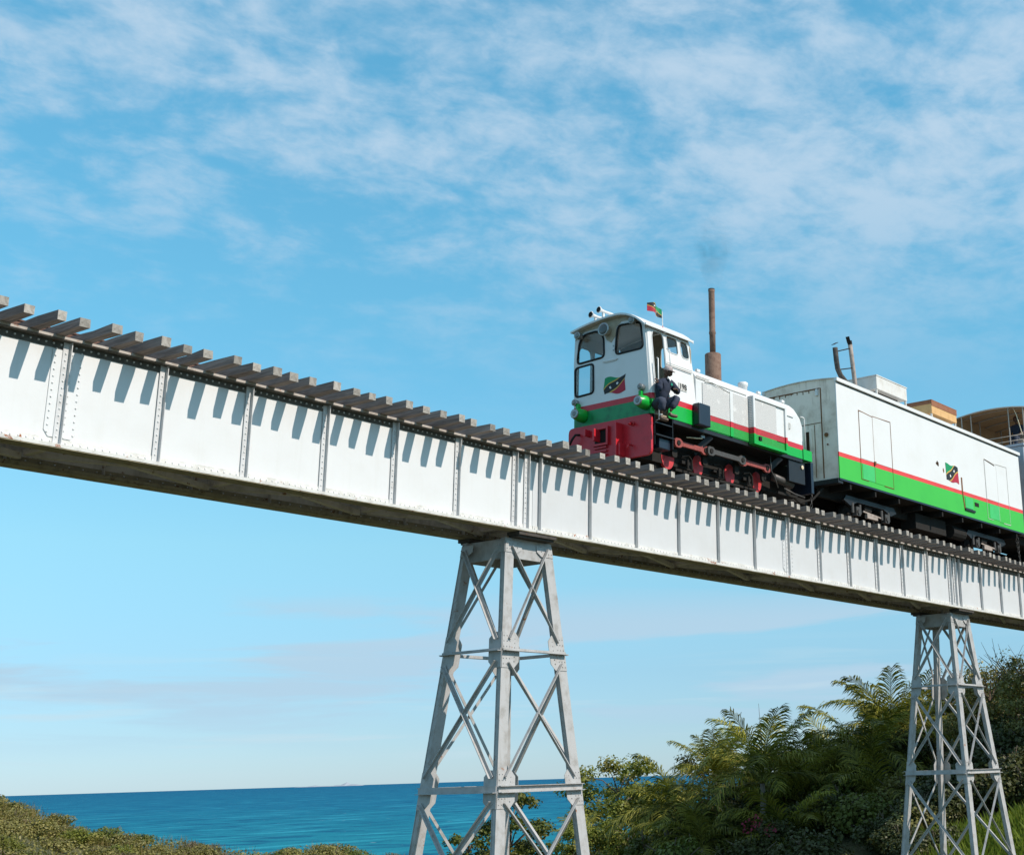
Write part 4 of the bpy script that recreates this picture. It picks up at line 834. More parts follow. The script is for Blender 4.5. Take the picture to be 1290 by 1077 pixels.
    def blob(x_, z_, rx, rzz, seed):
        rd = random.Random(seed); pts = [(x_ + rx * rd.uniform(.6, 1.2) * math.cos(k * .63), z_ + rzz * rd.uniform(.6, 1.2) * math.sin(k * .63)) for k in range(10)]
        return MB().prism([pts], lambda a, b, d: (a, d, b), Y0 - .004, Y0 - .001)
    B(blob(37.4, 8.76, .10, .085, 3), 'rust_hole', 'hole'); B(blob(37.78, 8.61, .05, .07, 4), 'rust_hole', 'rustline')
    B(MB().box(38.98, 39.06, y, y + .01, 8.13, 8.58).bar((39.02, y + .005, 8.14), (39.12, y + .005, 7.62), .07, .01), 'hanging_strip', 'rustline')
    B(MB().box(39.10, 39.82, y - .03, y + .009, 7.57, 7.63), 'step_bar', 'black'); B(MB().box(39.86, 40.16, y, y + .009, 7.80, 7.92), 'side_hole', 'soot')
    B(MB().box(39.18, 39.74, y, y + .009, 7.66, 8.0), 'lower_hatch', 'cargreen2')
    # roof boxes
    def rbox(x0, x1, y0, y1, zt, zm, zb, nm, mt, ms, lid):
        o = B(MB().box(x0, x1, y0, y1, zm, zt), nm, mt, bevel=.01)
        MB().box(x0 - .015, x1 + .015, y0 - .015, y1 + .015, zt + .001, zt + .03).build('lid', lid, o)
        if lid == 'plytop': MB().box(x0 - .012, x1 + .012, y0 - .012, y0 - .001, zt - .16, zt).box(x0 - .012, x0 - .001, y0, y1, zt - .1, zt).build('lid_trim', lid, o)
        mb = MB()
        for px in (x0 + .02, x1 - .07):
            for py in (y0 + .02, y1 - .07): mb.box(px, px + .05, py, py + .05, rz(py) - .01, zm - .001)
        mb.build('leg', ms, o); MB().box(x0 + .25, x1 - .25, y0 + .2, y1 - .2, rz(y0 + .4) - .02, zm - .001).build('fan_housing', 'soot', o)
    rbox(34.84, 36.74, 18.60, 19.6, 11.06, 10.66, 10.2, 'rooftop_cooler', 'boxwhite', 'boxwhite', 'boxwhite')
    rbox(38.40, 40.18, 18.60, 19.5, 11.03, 10.62, 10.2, 'rooftop_box', 'ply', 'boxwhite', 'plytop')
    p1 = B(MB().tube([(33.36, 19.1, 11.66), (33.40, 19.1, 11.3), (33.45, 19.1, 11.05), (33.6, 19.1, 10.88), (33.95, 19.1, 10.72), (34.5, 19.1, 10.66), (34.9, 19.1, 10.66)], .075, 10), 'exhaust_pipe', 'sootpipe', smooth=True)
    MB().bar((33.24, 19.1, 11.72), (33.48, 19.1, 11.84), .1, .012, (-.4, 0, 1)).build('rain_flap', 'soot', p1)
    p2 = B(MB().tube([(34.26, 19.1, 11.97), (34.33, 19.1, 11.5), (34.42, 19.1, 10.9), (34.48, 19.1, 10.3)], .065, 10), 'exhaust_pipe', 'pipe', smooth=True)
    MB().bar((34.2, 19.1, 12.0), (34.12, 19.1, 12.18), .12, .012, (1, 0, .4)).cyl((34.255, 19.1, 11.975), (34.23, 19.1, 12.08), .07).build('rain_flap', 'soot', p2)
    B(MB().cyl((33.40, 19.1, 11.55), (34.28, 19.1, 11.86), .017, seg=6).cyl((33.47, 19.1, 11.02), (34.38, 19.1, 11.28), .017, seg=6), 'pipe_stay', 'soot')
    # underframe and bogies
    mb = MB().box(X0 + .1, X1 - .1, 18.75, 18.85, 7.0, 7.38).box(X0 + .1, X1 - .1, 19.45, 19.55, 7.0, 7.38).box(X0 + .05, X1 - .05, 18.09, 20.32, 7.351, 7.395)
    for i in range(9): mb.box(X0 + .6 + i * 1.38, X0 + .68 + i * 1.38, 18.1, 20.3, 7.18, 7.35)
    B(mb, 'underframe', 'soot'); B(MB().box(31.7, 43.65, 19.93, 19.99, 6.46, 7.345), 'added_dark_backing', 'soot'); B(MB().box(36.6, 38.6, 18.5, 19.0, 6.75, 7.2).cyl((39.0, 18.6, 6.95), (39.9, 18.6, 6.95), .2), 'underfloor_tank', 'soot')  # dark backing panel added to shut out the sky behind the underframe
    for xb in (33.75, 41.4):
        bg = B(MB().prism([[(xb - 1.35, 7.12), (xb + 1.35, 7.12), (xb + 1.5, 6.98), (xb + 1.15, 6.86), (xb + .75, 7.0), (xb - .75, 7.0), (xb - 1.15, 6.86), (xb - 1.5, 6.98)]], lambda a, b, d: (a, d, b), 18.42, 18.5), 'bogie', 'black')
        MB().prism([[(xb - 1.35, 7.12), (xb + 1.35, 7.12), (xb + 1.5, 6.98), (xb + 1.15, 6.86), (xb + .75, 7.0), (xb - .75, 7.0), (xb - 1.15, 6.86), (xb - 1.5, 6.98)]], lambda a, b, d: (a, d, b), 19.8, 19.88).box(xb - .2, xb + .2, 18.51, 19.79, 6.85, 7.1).build('bolster', 'soot', bg)
        for x in (xb - .82, xb + .82):
            for yy, s in ((YC - .4, -1), (YC + .4, 1)):
                MB().lathe((x, yy - s * .05, ZR + .30), (0, s, 0), [(-.02, .33), (.01, .33), (.012, .30), (.1, .295), (.105, .25), (.07, .24), (.07, .08), (.12, .06)], 22).build('wheel', 'soot', bg)
            mb = MB().box(x - .11, x + .11, 18.36, 18.5, 6.62, 6.86).cyl((x, 18.36, 6.72), (x, 18.33, 6.72), .07).cyl((x - .2, 18.44, 6.68), (x - .2, 18.44, 6.95), .05).cyl((x + .2, 18.44, 6.68), (x + .2, 18.44, 6.95), .05)
            mb.build('axle_box', 'rod', bg)
        MB().box(xb - .3, xb + .3, 18.38, 18.46, 6.62, 6.74).bar((xb - .5, 18.4, 6.78), (xb + .5, 18.4, 6.72), .04, .03).build('spring', 'pipe', bg)
    def chain(x0, z0, x1, z1, n, nm):
        mb = MB()
        for i in range(n):
            t = (i + .5) / n; px, pz = x0 + (x1 - x0) * t, z0 + (z1 - z0) * t; an = .5 if i % 2 else -.5
            mb.tube([(px + .03 * math.cos(k * math.pi / 3) * an * 2, 18.2 + .03 * math.cos(k * math.pi / 3) * (1 - abs(an)), pz + .055 * math.sin(k * math.pi / 3)) for k in range(7)], .013, 4)
        B(mb, nm, 'rod')
    chain(43.25, 7.3, 43.5, 6.35, 12, 'chain'); chain(43.45, 7.32, 43.46, 6.4, 12, 'chain'); chain(30.25, 6.9, 30.15, 6.35, 6, 'chain')
    B(MB().tube([(30.12, 18.9, 6.95), (30.6, 18.8, 6.7), (31.1, 18.7, 6.85), (31.5, 18.6, 7.2)], .03, 6), 'brake_hose', 'soot'); B(MB().box(30.11, 31.4, 19.05, 19.25, 6.78, 6.92), 'drawbar', 'soot')
build_wagon()

# ------------------------------------------------------------------ open deck coach behind the wagon
def build_coach():
    X0, X1 = 44.15, 57.0
    rt = root('open_deck_coach', (50, YC, ZR), 'blue-grey coach with a tan canvas canopy over its open top deck, behind the wagon', 'railway coach')
    B = lambda mb, n, m, **k: mb.build(n, m, rt, **k)
    B(MB().box(X0, X1, 18.02, 20.30, 7.45, 10.50), 'lower_body', 'coach', bevel=.02)
    B(MB().box(X0 - .05, X1, 17.98, 20.34, 10.501, 10.58), 'deck_edge', 'coach')
    B(MB().box(X0 + .1, X1 - .1, 18.5, 19.8, 7.15, 7.449), 'underframe', 'soot')
    for xb in (46.4, 54.6):
        bg = B(MB().box(xb - 1.3, xb + 1.3, 18.42, 18.5, 6.9, 7.12).box(xb - 1.3, xb + 1.3, 19.8, 19.88, 6.9, 7.12), 'bogie', 'black'); MB().box(xb - .3, xb + .3, 18.51, 19.79, 6.85, 7.14).build('bolster', 'soot', bg)
        for x in (xb - .8, xb + .8):
            for yy, sd in ((YC - .4, -1), (YC + .4, 1)): MB().lathe((x, yy - sd * .05, ZR + .30), (0, sd, 0), [(-.02, .33), (.01, .33), (.012, .30), (.1, .295), (.105, .25), (.07, .08), (.12, .06)], 20).build('wheel', 'soot', bg)
    for i in range(7):
        x = X0 + .7 + i * 1.7
        f = B(MB().box(x, x + 1.3, 18.008, 18.018, 8.5, 9.7), 'window', 'railpaint'); MB().box(x + .06, x + 1.24, 18.0, 18.007, 8.56, 9.64).build('pane', 'navyblack', f)
    cz = lambda y, x: 11.87 + .13 * (1 - ((y - 19.2) / 1.35) ** 2) + .16 * (1 - math.exp(-(x - X0) * 1.2))
    secs = []; n = 12
    xs = [X0 + .15] + [X0 + .75 + k * .95 for k in range(13)]
    for k, x in enumerate(xs):
        t = [(x, 17.85 + i * 2.7 / n, cz(17.85 + i * 2.7 / n, x) - (.045 if k % 1 == 0 and k and i not in (0, n) else 0) * 0) for i in range(n + 1)]
        secs.append(t + [(p[0], p[1], p[2] - .012) for p in reversed(t)])
        if k < len(xs) - 1:
            xm = (x + xs[k + 1]) / 2; t = [(xm, 17.85 + i * 2.7 / n, cz(17.85 + i * 2.7 / n, xm) - .035) for i in range(n + 1)]; secs.append(t + [(p[0], p[1], p[2] - .012) for p in reversed(t)])
    B(MB().loft(secs), 'canopy', 'canvas')
    B(MB().loft([[(x, y, z) for y, z in ((20.545, 10.6), (20.556, 10.6), (20.556, cz(20.55, x) + .004), (20.545, cz(20.55, x) + .004))] for x in xs]), 'canopy_side', 'canvas')
    for x in xs:
        B(MB().tube([(x, 17.87 + i * 2.66 / n, cz(17.87 + i * 2.66 / n, x) - .03) for i in range(n + 1)], .02, 6), 'canopy_hoop', 'railpaint', smooth=True)
    for k in range(0, len(xs), 2):
        for y in (17.98, 20.32): B(MB().cyl((xs[k], y, 10.58), (xs[k], y, cz(y, xs[k]) - .03), .022, seg=6), 'canopy_post', 'railpaint')
    for y in (18.55, 19.98): B(MB().cyl((X0 + .2, y, 10.58), (X0 + .2, y, cz(y, X0 + .2) - .03), .02, seg=6), 'canopy_post', 'railpaint')
    for z in (10.74, 10.92, 11.12)[:2]:
        B(MB().tube([(X1, 18.03, z), (X0 + .1, 18.03, z), (X0 + .1, 20.28, z), (X1, 20.28, z)], .02, 6), 'railing', 'railpaint', smooth=True)
    B(MB().tube([(X0 + .3, 18.42, 12.02), (X0 + .32, 18.3, 11.7), (X0 + .34, 18.22, 11.3), (X0 + .36, 18.15, 10.95)], .016, 5), 'rope', 'strap')
    for k in range(6):
        x = X0 + 1.2 + k * 1.6; s = B(MB().box(x, x + .45, 18.5, 19.0, 10.95, 11.0), 'bench', 'railpaint'); MB().box(x + .4, x + .45, 18.5, 19.0, 11.001, 11.4).build('backrest', 'railpaint', s); MB().box(x + .05, x + .1, 18.52, 18.56, 10.58, 10.949).box(x + .05, x + .1, 18.94, 18.98, 10.58, 10.949).build('bench_leg', 'railpaint', s)
build_coach()

# ------------------------------------------------------------------ people
def skin(name, pts, edges, mat, parent, sub=2, rooti=0):
    o0 = worldloc(parent); me = bpy.data.meshes.new(name); me.from_pydata([tuple(V(p[:3]) - o0) for p in pts], edges, [])
    me.materials.append(M[mat]); o = bpy.data.objects.new(name, me); C.objects.link(o); o.parent = parent
    sk = o.modifiers.new('skin', 'SKIN'); sv = me.skin_vertices[0].data
    for i, p in enumerate(pts): sv[i].radius = (p[3], p[4] if len(p) > 4 else p[3])
    for i in range(len(pts)): sv[i].use_root = (i == rooti)
    sk.use_smooth_shade = True
    s = o.modifiers.new('sub', 'SUBSURF'); s.levels = s.render_levels = sub
    return o
def chain_e(*ch): return [(a, b) for c in ch for a, b in zip(c[:-1], c[1:])]
def head_mesh(mb, c, f, r=.095):                      # head shape facing f: skull, brow, nose, jaw, ears
    c, f = V(c), V(f).normalized(); s = f.cross(V((0, 0, 1))).normalized(); u = s.cross(f)
    nr, ns = 12, 16; vs = []
    for i in range(nr + 1):
        t = math.pi * i / nr; z = math.cos(t); q = math.sin(t)
        for k in range(ns):
            a = 2 * math.pi * k / ns; x, y = math.cos(a) * q, math.sin(a) * q     # x: forward
            px, py, pz = x * r * 1.02, y * r * .80, z * r * 1.28
            if z < 0: px *= 1 + .12 * z * (1 if x < 0 else -.3); py *= 1 + .28 * z
            if x > .3 and abs(y) < .2 and -.45 < z < .05: px += r * .22 * (1 - abs(z + .25) * 2.5)      # nose
            if x > .3 and .15 < abs(y) < .5 and 0 < z < .25: px -= r * .07                              # eye sockets
            vs.append(c + f * px + s * py + u * pz)
    fs = [(i * ns + k, i * ns + (k + 1) % ns, (i + 1) * ns + (k + 1) % ns, (i + 1) * ns + k) for i in range(nr) for k in range(ns)]
    mb.add(vs, fs)
    for e in (-1, 1): mb.lathe(c + s * e * r * .78, s * e, [(0, .02), (.012, .026), (.02, .018)], 8)
def hand(name, wrist, d, n, parent, s=1.0, curl=.5):
    w, d, n = V(wrist), V(d).normalized(), V(n).normalized(); sd = d.cross(n).normalized()
    pts = [(*w, .024 * s, .03 * s), (*(w + d * .05 * s), .036 * s, .02 * s), (*(w + d * .085 * s), .036 * s, .018 * s)]; ed = [(0, 1), (1, 2)]
    for k, (off, ln) in enumerate(((-.03, .065), (-.01, .078), (.01, .074), (.028, .058))):
        b = w + d * .09 * s + sd * off * s; m1 = b + (d * math.cos(curl * .5) - n * math.sin(curl * .5)) * ln * .5 * s; m2 = m1 + (d * math.cos(curl * 1.5) - n * math.sin(curl * 1.5)) * ln * .5 * s
        i = len(pts); pts += [(*b, .010 * s), (*m1, .009 * s), (*m2, .0075 * s)]; ed += [(2, i), (i, i + 1), (i + 1, i + 2)]
    t0 = w + d * .03 * s - sd * .035 * s; t1 = t0 + (d * .6 - sd * .6 - n * .4) * .045 * s; t2 = t1 + (d * .9 - n * .3) * .035 * s
    i = len(pts); pts += [(*t0, .013 * s), (*t1, .011 * s), (*t2, .009 * s)]; ed += [(1, i), (i, i + 1), (i + 1, i + 2)]
    return skin(name, pts, ed, 'skin', parent, 1, 1)
def build_driver():
    rt = root('person', (23.66, 18.0, 7.63), 'man in grey cap and dark blue work clothes seated in the locomotive cab doorway', 'person')
    rs, re_, rw = (23.52, 17.92, 8.27), (23.42, 17.80, 8.05), (23.45, 17.90, 8.23)
    ls, le, lw = (23.92, 17.93, 8.34), (24.10, 17.84, 8.16), (23.90, 17.72, 8.14)
    hipR, hipL = (23.52, 18.02, 7.79), (23.78, 18.02, 7.79)
    kR, aR = (23.30, 17.66, 7.80), (23.36, 17.76, 7.48)
    kL, aL = (23.88, 17.66, 7.96), (23.72, 17.78, 7.62)
    pts = [(23.66, 18.02, 7.80, .12, .10), (23.68, 17.98, 8.02, .12, .09), (23.71, 17.95, 8.24, .13, .09), (23.73, 17.92, 8.38, .05), (23.76, 17.89, 8.45, .05),
           (*rs, .055), (*re_, .042), (*rw, .03), (*ls, .055), (*le, .042), (*lw, .03),
           (*hipR, .085), (*kR, .058), (*aR, .036), (*hipL, .085), (*kL, .058), (*aL, .036)]
    body = skin('body', pts, chain_e((0, 1, 2, 3, 4), (2, 5, 6, 7), (2, 8, 9, 10), (0, 11, 12, 13), (0, 14, 15, 16)), 'skin', rt)
    mb = MB(); head_mesh(mb, (23.785, 17.865, 8.545), (.28, -.9, -.42)); mb.build('head', 'skin', body, smooth=True)
    hand('hand', rw, (-.25, .0, .5), (0, -1, .2), body, 1.05, 1.3); hand('hand', lw, (-.85, -.2, .1), (0, -.3, 1), body, 1.0, .7)
    jp = [(23.66, 18.0, 7.84, .185, .15), (23.68, 17.96, 8.04, .19, .14), (23.71, 17.93, 8.25, .20, .13), (23.725, 17.92, 8.36, .10),
          (*rs, .085), (*re_, .068), (23.445, 17.885, 8.195, .052), (*ls, .10), (*le, .085), (23.93, 17.735, 8.143, .062)]
    skin('jacket', jp, chain_e((0, 1, 2, 3), (2, 4, 5, 6), (2, 7, 8, 9)), 'jacket', rt)
    tp = [(23.65, 18.02, 7.80, .14, .12), (*hipR, .12), (*kR, .10), (23.355, 17.74, 7.55, .078), (*hipL, .12), (*kL, .10), (23.73, 17.765, 7.68, .078)]
    skin('trousers', tp, chain_e((0, 1, 2, 3), (0, 4, 5, 6)), 'trousers', rt)
    for a, toe, sk in ((aR, (23.46, 17.62, 7.35), 1), (aL, (23.85, 17.66, 7.52), 0)):
        if sk: skin('sock', [(a[0], a[1], a[2] + .05, .045), (a[0], a[1], a[2] - .03, .042)], [(0, 1)], 'shirt', rt, 1)
        A, T = V(a), V(toe); skin('boot', [(*(A + V((0, 0, -.005))), .045), (*(A + V((0, .0, -.075))), .05), (*(A.lerp(T, .55) + V((0, 0, -.045))), .046), (*T, .036)], [(0, 1), (1, 2), (2, 3)], 'boot', rt, 2)
    c = V((23.785, 17.872, 8.60)); mb = MB().lathe(c, (.12, -.28, 1), [(-.02, .102), (.02, .106), (.06, .095), (.09, .06), (.1, .02)], 14)
    mb.prism([[(-.085, 0), (-.07, .09), (0, .125), (.07, .09), (.085, 0)]], lambda a, b, d: c + V((a * .95 + b * .30, -.06 - b * .86 + a * .28, -.03 - b * .35 + d)), 0, .012); mb.build('cap', 'cap', rt, smooth=False)
    MB().prism([[(-.055, 0), (-.01, -.075), (.045, 0), (.035, .025), (-.04, .025)]], lambda a, b, d: (23.70 + a, 17.782 - d - b * .9 * (-.5), 8.385 + b * 1.1), 0, .02).build('shirt_collar', 'shirt', rt)
    MB().prism([roundpoly(rect(-.03, .03, -.03, .03), .02)], lambda a, b, d: (23.80 + a, 17.795 - d, 8.26 + b), 0, .014).build('badge', 'teal', rt)
DX = -.07
def shift_driver():
    r = bpy.data.objects['person']; r.location.x += DX
    tx = bpy.data.textures.new('cloth_folds', 'CLOUDS'); tx.noise_scale = .07; tx.noise_depth = 2
    for c in r.children:
        if c.name.split('.')[0] in ('jacket', 'trousers'):
            d = c.modifiers.new('folds', 'DISPLACE'); d.texture = tx; d.strength = .05; d.mid_level = .5
build_driver(); shift_driver()
def build_passenger(x, y, z, cloth, label):
    rt = root('person', (x, y, z), label, 'person')
    pts = [(x, y, z + .05, .13, .1), (x, y, z + .3, .13, .09), (x, y, z + .5, .14, .09), (x, y, z + .62, .045), (x, y, z + .68, .045), (x - .02, y - .2, z + .5, .055), (x - .08, y - .25, z + .25, .045), (x - .28, y - .2, z + .2, .035),
           (x - .02, y + .2, z + .5, .055), (x - .08, y + .25, z + .25, .045), (x - .28, y + .2, z + .2, .035), (x - .38, y - .1, z + .08, .07), (x - .4, y - .1, z - .34, .045), (x - .38, y + .1, z + .08, .07), (x - .4, y + .1, z - .34, .045)]
    b = skin('body', pts, chain_e((0, 1, 2, 3, 4), (2, 5, 6, 7), (2, 8, 9, 10), (0, 11, 12), (0, 13, 14)), 'skin', rt)
    mb = MB(); head_mesh(mb, (x - .02, y, z + .79), (-1, -.3, 0)); mb.build('head', 'skin', b, smooth=True)
    MB().lathe((x, y, z + .80), (.25, 0, 1), [(-.06, .085), (0, .1), (.06, .098), (.1, .07), (.125, .02)], 12).build('hair', 'soot', rt, smooth=True)
    skin('shirt', [(*q[:3], r, r2) for q, r, r2 in ((pts[0], .15, .12), (pts[1], .15, .115), (pts[2], .165, .11), (pts[3], .07, .07), (pts[5], .075, .075), (pts[6], .06, .06), (pts[8], .075, .075), (pts[9], .06, .06))], chain_e((0, 1, 2, 3), (2, 4, 5), (2, 6, 7)), cloth, rt)
    skin('trousers', [(*pts[0][:3], .15, .12), (*pts[11][:3], .09), (x - .4, y - .1, z - .25, .065), (*pts[13][:3], .09), (x - .4, y + .1, z - .25, .065)], chain_e((0, 1, 2), (0, 3, 4)), 'trousers', rt)
build_passenger(45.56, 18.78, 11.01, 'jacket', 'dark haired passenger sitting behind the railing under the tan canopy')

# ------------------------------------------------------------------ vegetation
def leaves(n, cen, nor, size, aspect=.45, fold=.25, jit=.6):
    """rhombus leaves (two triangles folded on the midrib) as numpy arrays"""
    d = rng.normal(size=(n, 3)); d /= np.linalg.norm(d, axis=1, keepdims=True)
    nn = nor + jit * rng.normal(size=(n, 3)); nn /= np.linalg.norm(nn, axis=1, keepdims=True)
    a = d - nn * (d * nn).sum(1, keepdims=True); a /= np.linalg.norm(a, axis=1, keepdims=True) + 1e-9
    b = np.cross(nn, a); s = size * rng.uniform(.6, 1.3, (n, 1))
    p0 = cen - a * s * .5; p2 = cen + a * s * .5; p1 = cen + b * s * aspect + nn * s * fold * .5; p3 = cen - b * s * aspect + nn * s * fold * .5
    v = np.stack([p0, p1, p2, p3], 1).reshape(-1, 3); i = np.arange(n) * 4
    return v, np.stack([i, i + 1, i + 2, i + 3], 1)
def npmesh(name, parts, mats):
    vs, fs, ms, o = [], [], [], 0
    for v, f, m in parts: vs.append(v); fs.append(f + o); ms.append(np.full(len(f), m)); o += len(v)
    v = np.concatenate(vs); f = np.concatenate(fs); me = bpy.data.meshes.new(name)
    me.vertices.add(len(v)); me.vertices.foreach_set('co', v.astype(np.float32).ravel()); k = f.shape[1]
    me.loops.add(f.size); me.loops.foreach_set('vertex_index', f.astype(np.int32).ravel()); me.polygons.add(len(f))
    me.polygons.foreach_set('loop_start', np.arange(0, f.size, k, dtype=np.int32)); me.polygons.foreach_set('material_index', np.concatenate(ms).astype(np.int32))
    for m in mats: me.materials.append(M[m])
    me.update(calc_edges=True); me.validate(); return me
def blob_leaves(n, clumps, size, shell=.55, up=.5):
    cs = np.array([c[:3] for c in clumps]); rs = np.array([c[3] for c in clumps]); w = rs ** 2; k = rng.choice(len(clumps), n, p=w / w.sum())
    d = rng.normal(size=(n, 3)); d /= np.linalg.norm(d, axis=1, keepdims=True); r = rng.uniform(shell, 1.05, (n, 1)) ** .7
    p = cs[k] + d * r * rs[k][:, None] * np.array([1, 1, .8]); nor = d + np.array([0, 0, up]); return leaves(n, p, nor, size)
def shrub_mesh(mat, n=900, size=.085, twigs=0, flat=.75):
    cl = [(0, 0, .35, .42)] + [(.42 * math.cos(a) * random.uniform(.6, 1.1), .42 * math.sin(a) * random.uniform(.6, 1.1), random.uniform(.2, .55) * flat, random.uniform(.22, .36)) for a in [k * .9 + random.random() for k in range(7)]] + [(random.uniform(-.3, .3), random.uniform(-.3, .3), random.uniform(.6, .85) * flat, random.uniform(.14, .24)) for _ in range(4)]
    v, f = blob_leaves(n, cl, size); return npmesh('crown', [(v, f, 0)], [mat])
def stems_mesh(h, n, spread, r, mat='twig', wig=.1):
    mb = MB()
    for k in range(n):
        a = random.random() * 6.28; t = random.uniform(.3, 1) * spread
        pts = [(0, 0, -.25)] + [(t * q * math.cos(a) + random.uniform(-wig, wig) * q, t * q * math.sin(a) + random.uniform(-wig, wig) * q, h * q * random.uniform(.85, 1.1)) for q in (.35, .7, 1)]
        mb.tube(pts, [r, r * .8, r * .55, r * .3], 5)
    return mb.mesh('stem', mat)
SH = {k: [shrub_mesh(m, n, s) for _ in range(3)] for k, m, n, s in (('B', 'leafB', 2000, .065), ('D', 'leafD', 1900, .062), ('E', 'leafE', 1300, .055), ('C', 'leafC', 2600, .06), ('A', 'leafA', 2000, .065))}
STEM = [stems_mesh(.7, 6, .45, .022) for _ in range(3)]
def shrub(kind, x, y, s, label, group, name='shrub', zs=1.0, dz=0.0):
    z = gz(x, y) + dz
    r = root(name, (x, y, z), label, 'shrub', group); i = random.randrange(3); rot = random.random() * 6.28
    put('crown', SH[kind][i], r, (0, 0, 0), (0, 0, rot), (s, s * random.uniform(.85, 1.15), s * zs)); put('stem', STEM[i], r, (0, 0, 0), (0, 0, rot), (s, s, s * zs)); return r
def pol(u, d): p = d * (F2 + u * R2); return float(p[0]), float(p[1])
# headland scrub on the left
def headland():
    pts = []
    tries = 0
    while len(pts) < 200 and tries < 6000:
        tries += 1; d = random.uniform(44, 66) if random.random() < .75 else random.uniform(58, 64); u = random.uniform(-.60, -.205); x, y = pol(u, d)
        if all((x - a) ** 2 + (y - b) ** 2 > (.72 + .2 * (d < 52)) ** 2 for a, b in pts): pts.append((x, y))
    G = 'low shrubs covering the headland above the sea'
    for x, y in pts:
        k = random.choices('BDEA', (.56, .12, .14, .18))[0]; s = random.uniform(.85, 1.3)
        lab = {'B': 'low olive green shrub on the headland above the sea', 'D': 'low yellow green shrub on the headland above the sea', 'E': 'dry mauve brown shrub on the headland above the sea', 'A': 'broad leaved green shrub on the headland above the sea'}[k]
        shrub(k, x, y, s, lab, G, zs=random.uniform(.5, .85))
    n = 60000; d = rng.uniform(40, 72, n); u = rng.uniform(-.66, -.19, n); P = d[:, None] * (F2 + u[:, None] * R2); z = height(P[:, 0], P[:, 1])
    v1, f1 = leaves(n, np.column_stack([P, z + rng.uniform(.02, .4, n)]), np.tile([0, 0, .8], (n, 1)), .10)
    m = 26000; d = rng.uniform(40, 66, m); u = rng.uniform(-.66, -.19, m); P = d[:, None] * (F2 + u[:, None] * R2)
    keep = (np.sin(P[:, 0] * .55) * np.cos(P[:, 1] * .7 + 1) + .4 * np.sin(P[:, 0] * 1.7)) > .0; P = P[keep]; m = len(P); z = height(P[:, 0], P[:, 1])
    h = rng.uniform(.25, .6, m); an = rng.uniform(0, 6.28, m); tx = rng.normal(0, .12, m); ty = rng.normal(0, .12, m); w = .012
    q = np.stack([np.column_stack([P[:, 0] - w * np.cos(an), P[:, 1] - w * np.sin(an), z]), np.column_stack([P[:, 0] + w * np.cos(an), P[:, 1] + w * np.sin(an), z]),
                  np.column_stack([P[:, 0] + tx + .004, P[:, 1] + ty, z + h]), np.column_stack([P[:, 0] + tx - .004, P[:, 1] + ty, z + h])], 1).reshape(-1, 3)
    i = np.arange(m) * 4; f2 = np.stack([i, i + 1, i + 2, i + 3], 1)
    tag(put('ground_cover', npmesh('ground_cover', [(v1, f1, 0)], ['leafB'])), 'low creeping scrub between the headland shrubs', None, None, 'stuff')
    tag(put('dry_grass', npmesh('dry_grass', [(q, f2, 0)], ['straw'])), 'straw coloured dry grass between the headland shrubs', None, None, 'stuff')
headland()

# palms
def frond_mesh(L, arch, droop, mat, nl=44, leaf=.74, w=.04, vee=.6):
    """rachis arching out along +x from the origin, leaflets in pairs"""
    pts = []; ang = arch; p = np.zeros(3); seg = 14
    for i in range(seg + 1):
        pts.append(p.copy()); p = p + L / seg * np.array([math.cos(ang), 0, math.sin(ang)]); ang -= droop / seg * (.4 + 1.2 * i / seg)
    pts = np.array(pts); mb = MB(); mb.tube([tuple(q) for q in pts], [.022 * (1 - .85 * i / seg) for i in range(seg + 1)], 4)
    vs, fs = [], []
    for i in range(nl):
        t = .14 + .86 * i / nl; k = min(seg - 1, int(t * seg)); fr = t * seg - k; b = pts[k] * (1 - fr) + pts[k + 1] * fr; dr = pts[k + 1] - pts[k]; dr /= np.linalg.norm(dr)
        ln = leaf * (.55 + .9 * math.sin(math.pi * min(1, t * .85 + .12))) * .75
        for s in (-1, 1):
            up = np.cross(np.array([0, 1, 0]), dr) * -1; v_ = vee * random.uniform(-.1, 1.2); g = random.uniform(.7, 1.5)
            d1 = dr * random.uniform(.6, .95) + np.array([0, s * random.uniform(.55, .85), 0]) + up * v_ * .4; d1 /= np.linalg.norm(d1)
            d2 = d1 + np.array([0, 0, -.38 * g]); d2 /= np.linalg.norm(d2); d3 = d2 + np.array([0, 0, -.7 * g]); d3 /= np.linalg.norm(d3)
            m1 = b + d1 * ln * .36; m2 = m1 + d2 * ln * .34; tip = m2 + d3 * ln * .34; wd = dr * w * random.uniform(.8, 1.2)
            o = len(vs); vs += [b - wd * .3, b + wd * .3, m1 + wd * .5, m1 - wd * .5, m2 + wd * .42, m2 - wd * .42, tip]; fs += [(o, o + 1, o + 2, o + 3), (o + 3, o + 2, o + 4, o + 5), (o + 5, o + 4, o + 6)]
    mb.add(vs, fs, 0); me = bpy.data.meshes.new('frond'); me.from_pydata(mb.v, [], mb.f); me.materials.append(M[mat]); return me
FR = {'up': [frond_mesh(2.5, 1.25, .7, 'palm', vee=.7), frond_mesh(2.4, 1.1, .9, 'palm', vee=.6)], 'mid': [frond_mesh(2.6, .85, 1.5, 'palm'), frond_mesh(2.4, .7, 1.3, 'palm')],
      'low': [frond_mesh(2.5, .55, 1.9, 'palm'), frond_mesh(2.2, .35, 1.7, 'palm')], 'light': [frond_mesh(2.6, 1.0, 1.2, 'palmlight', vee=.7), frond_mesh(2.3, .6, 1.3, 'palmlight')], 'dry': [frond_mesh(1.6, .2, 2.4, 'palmdry', 24, .5)]}
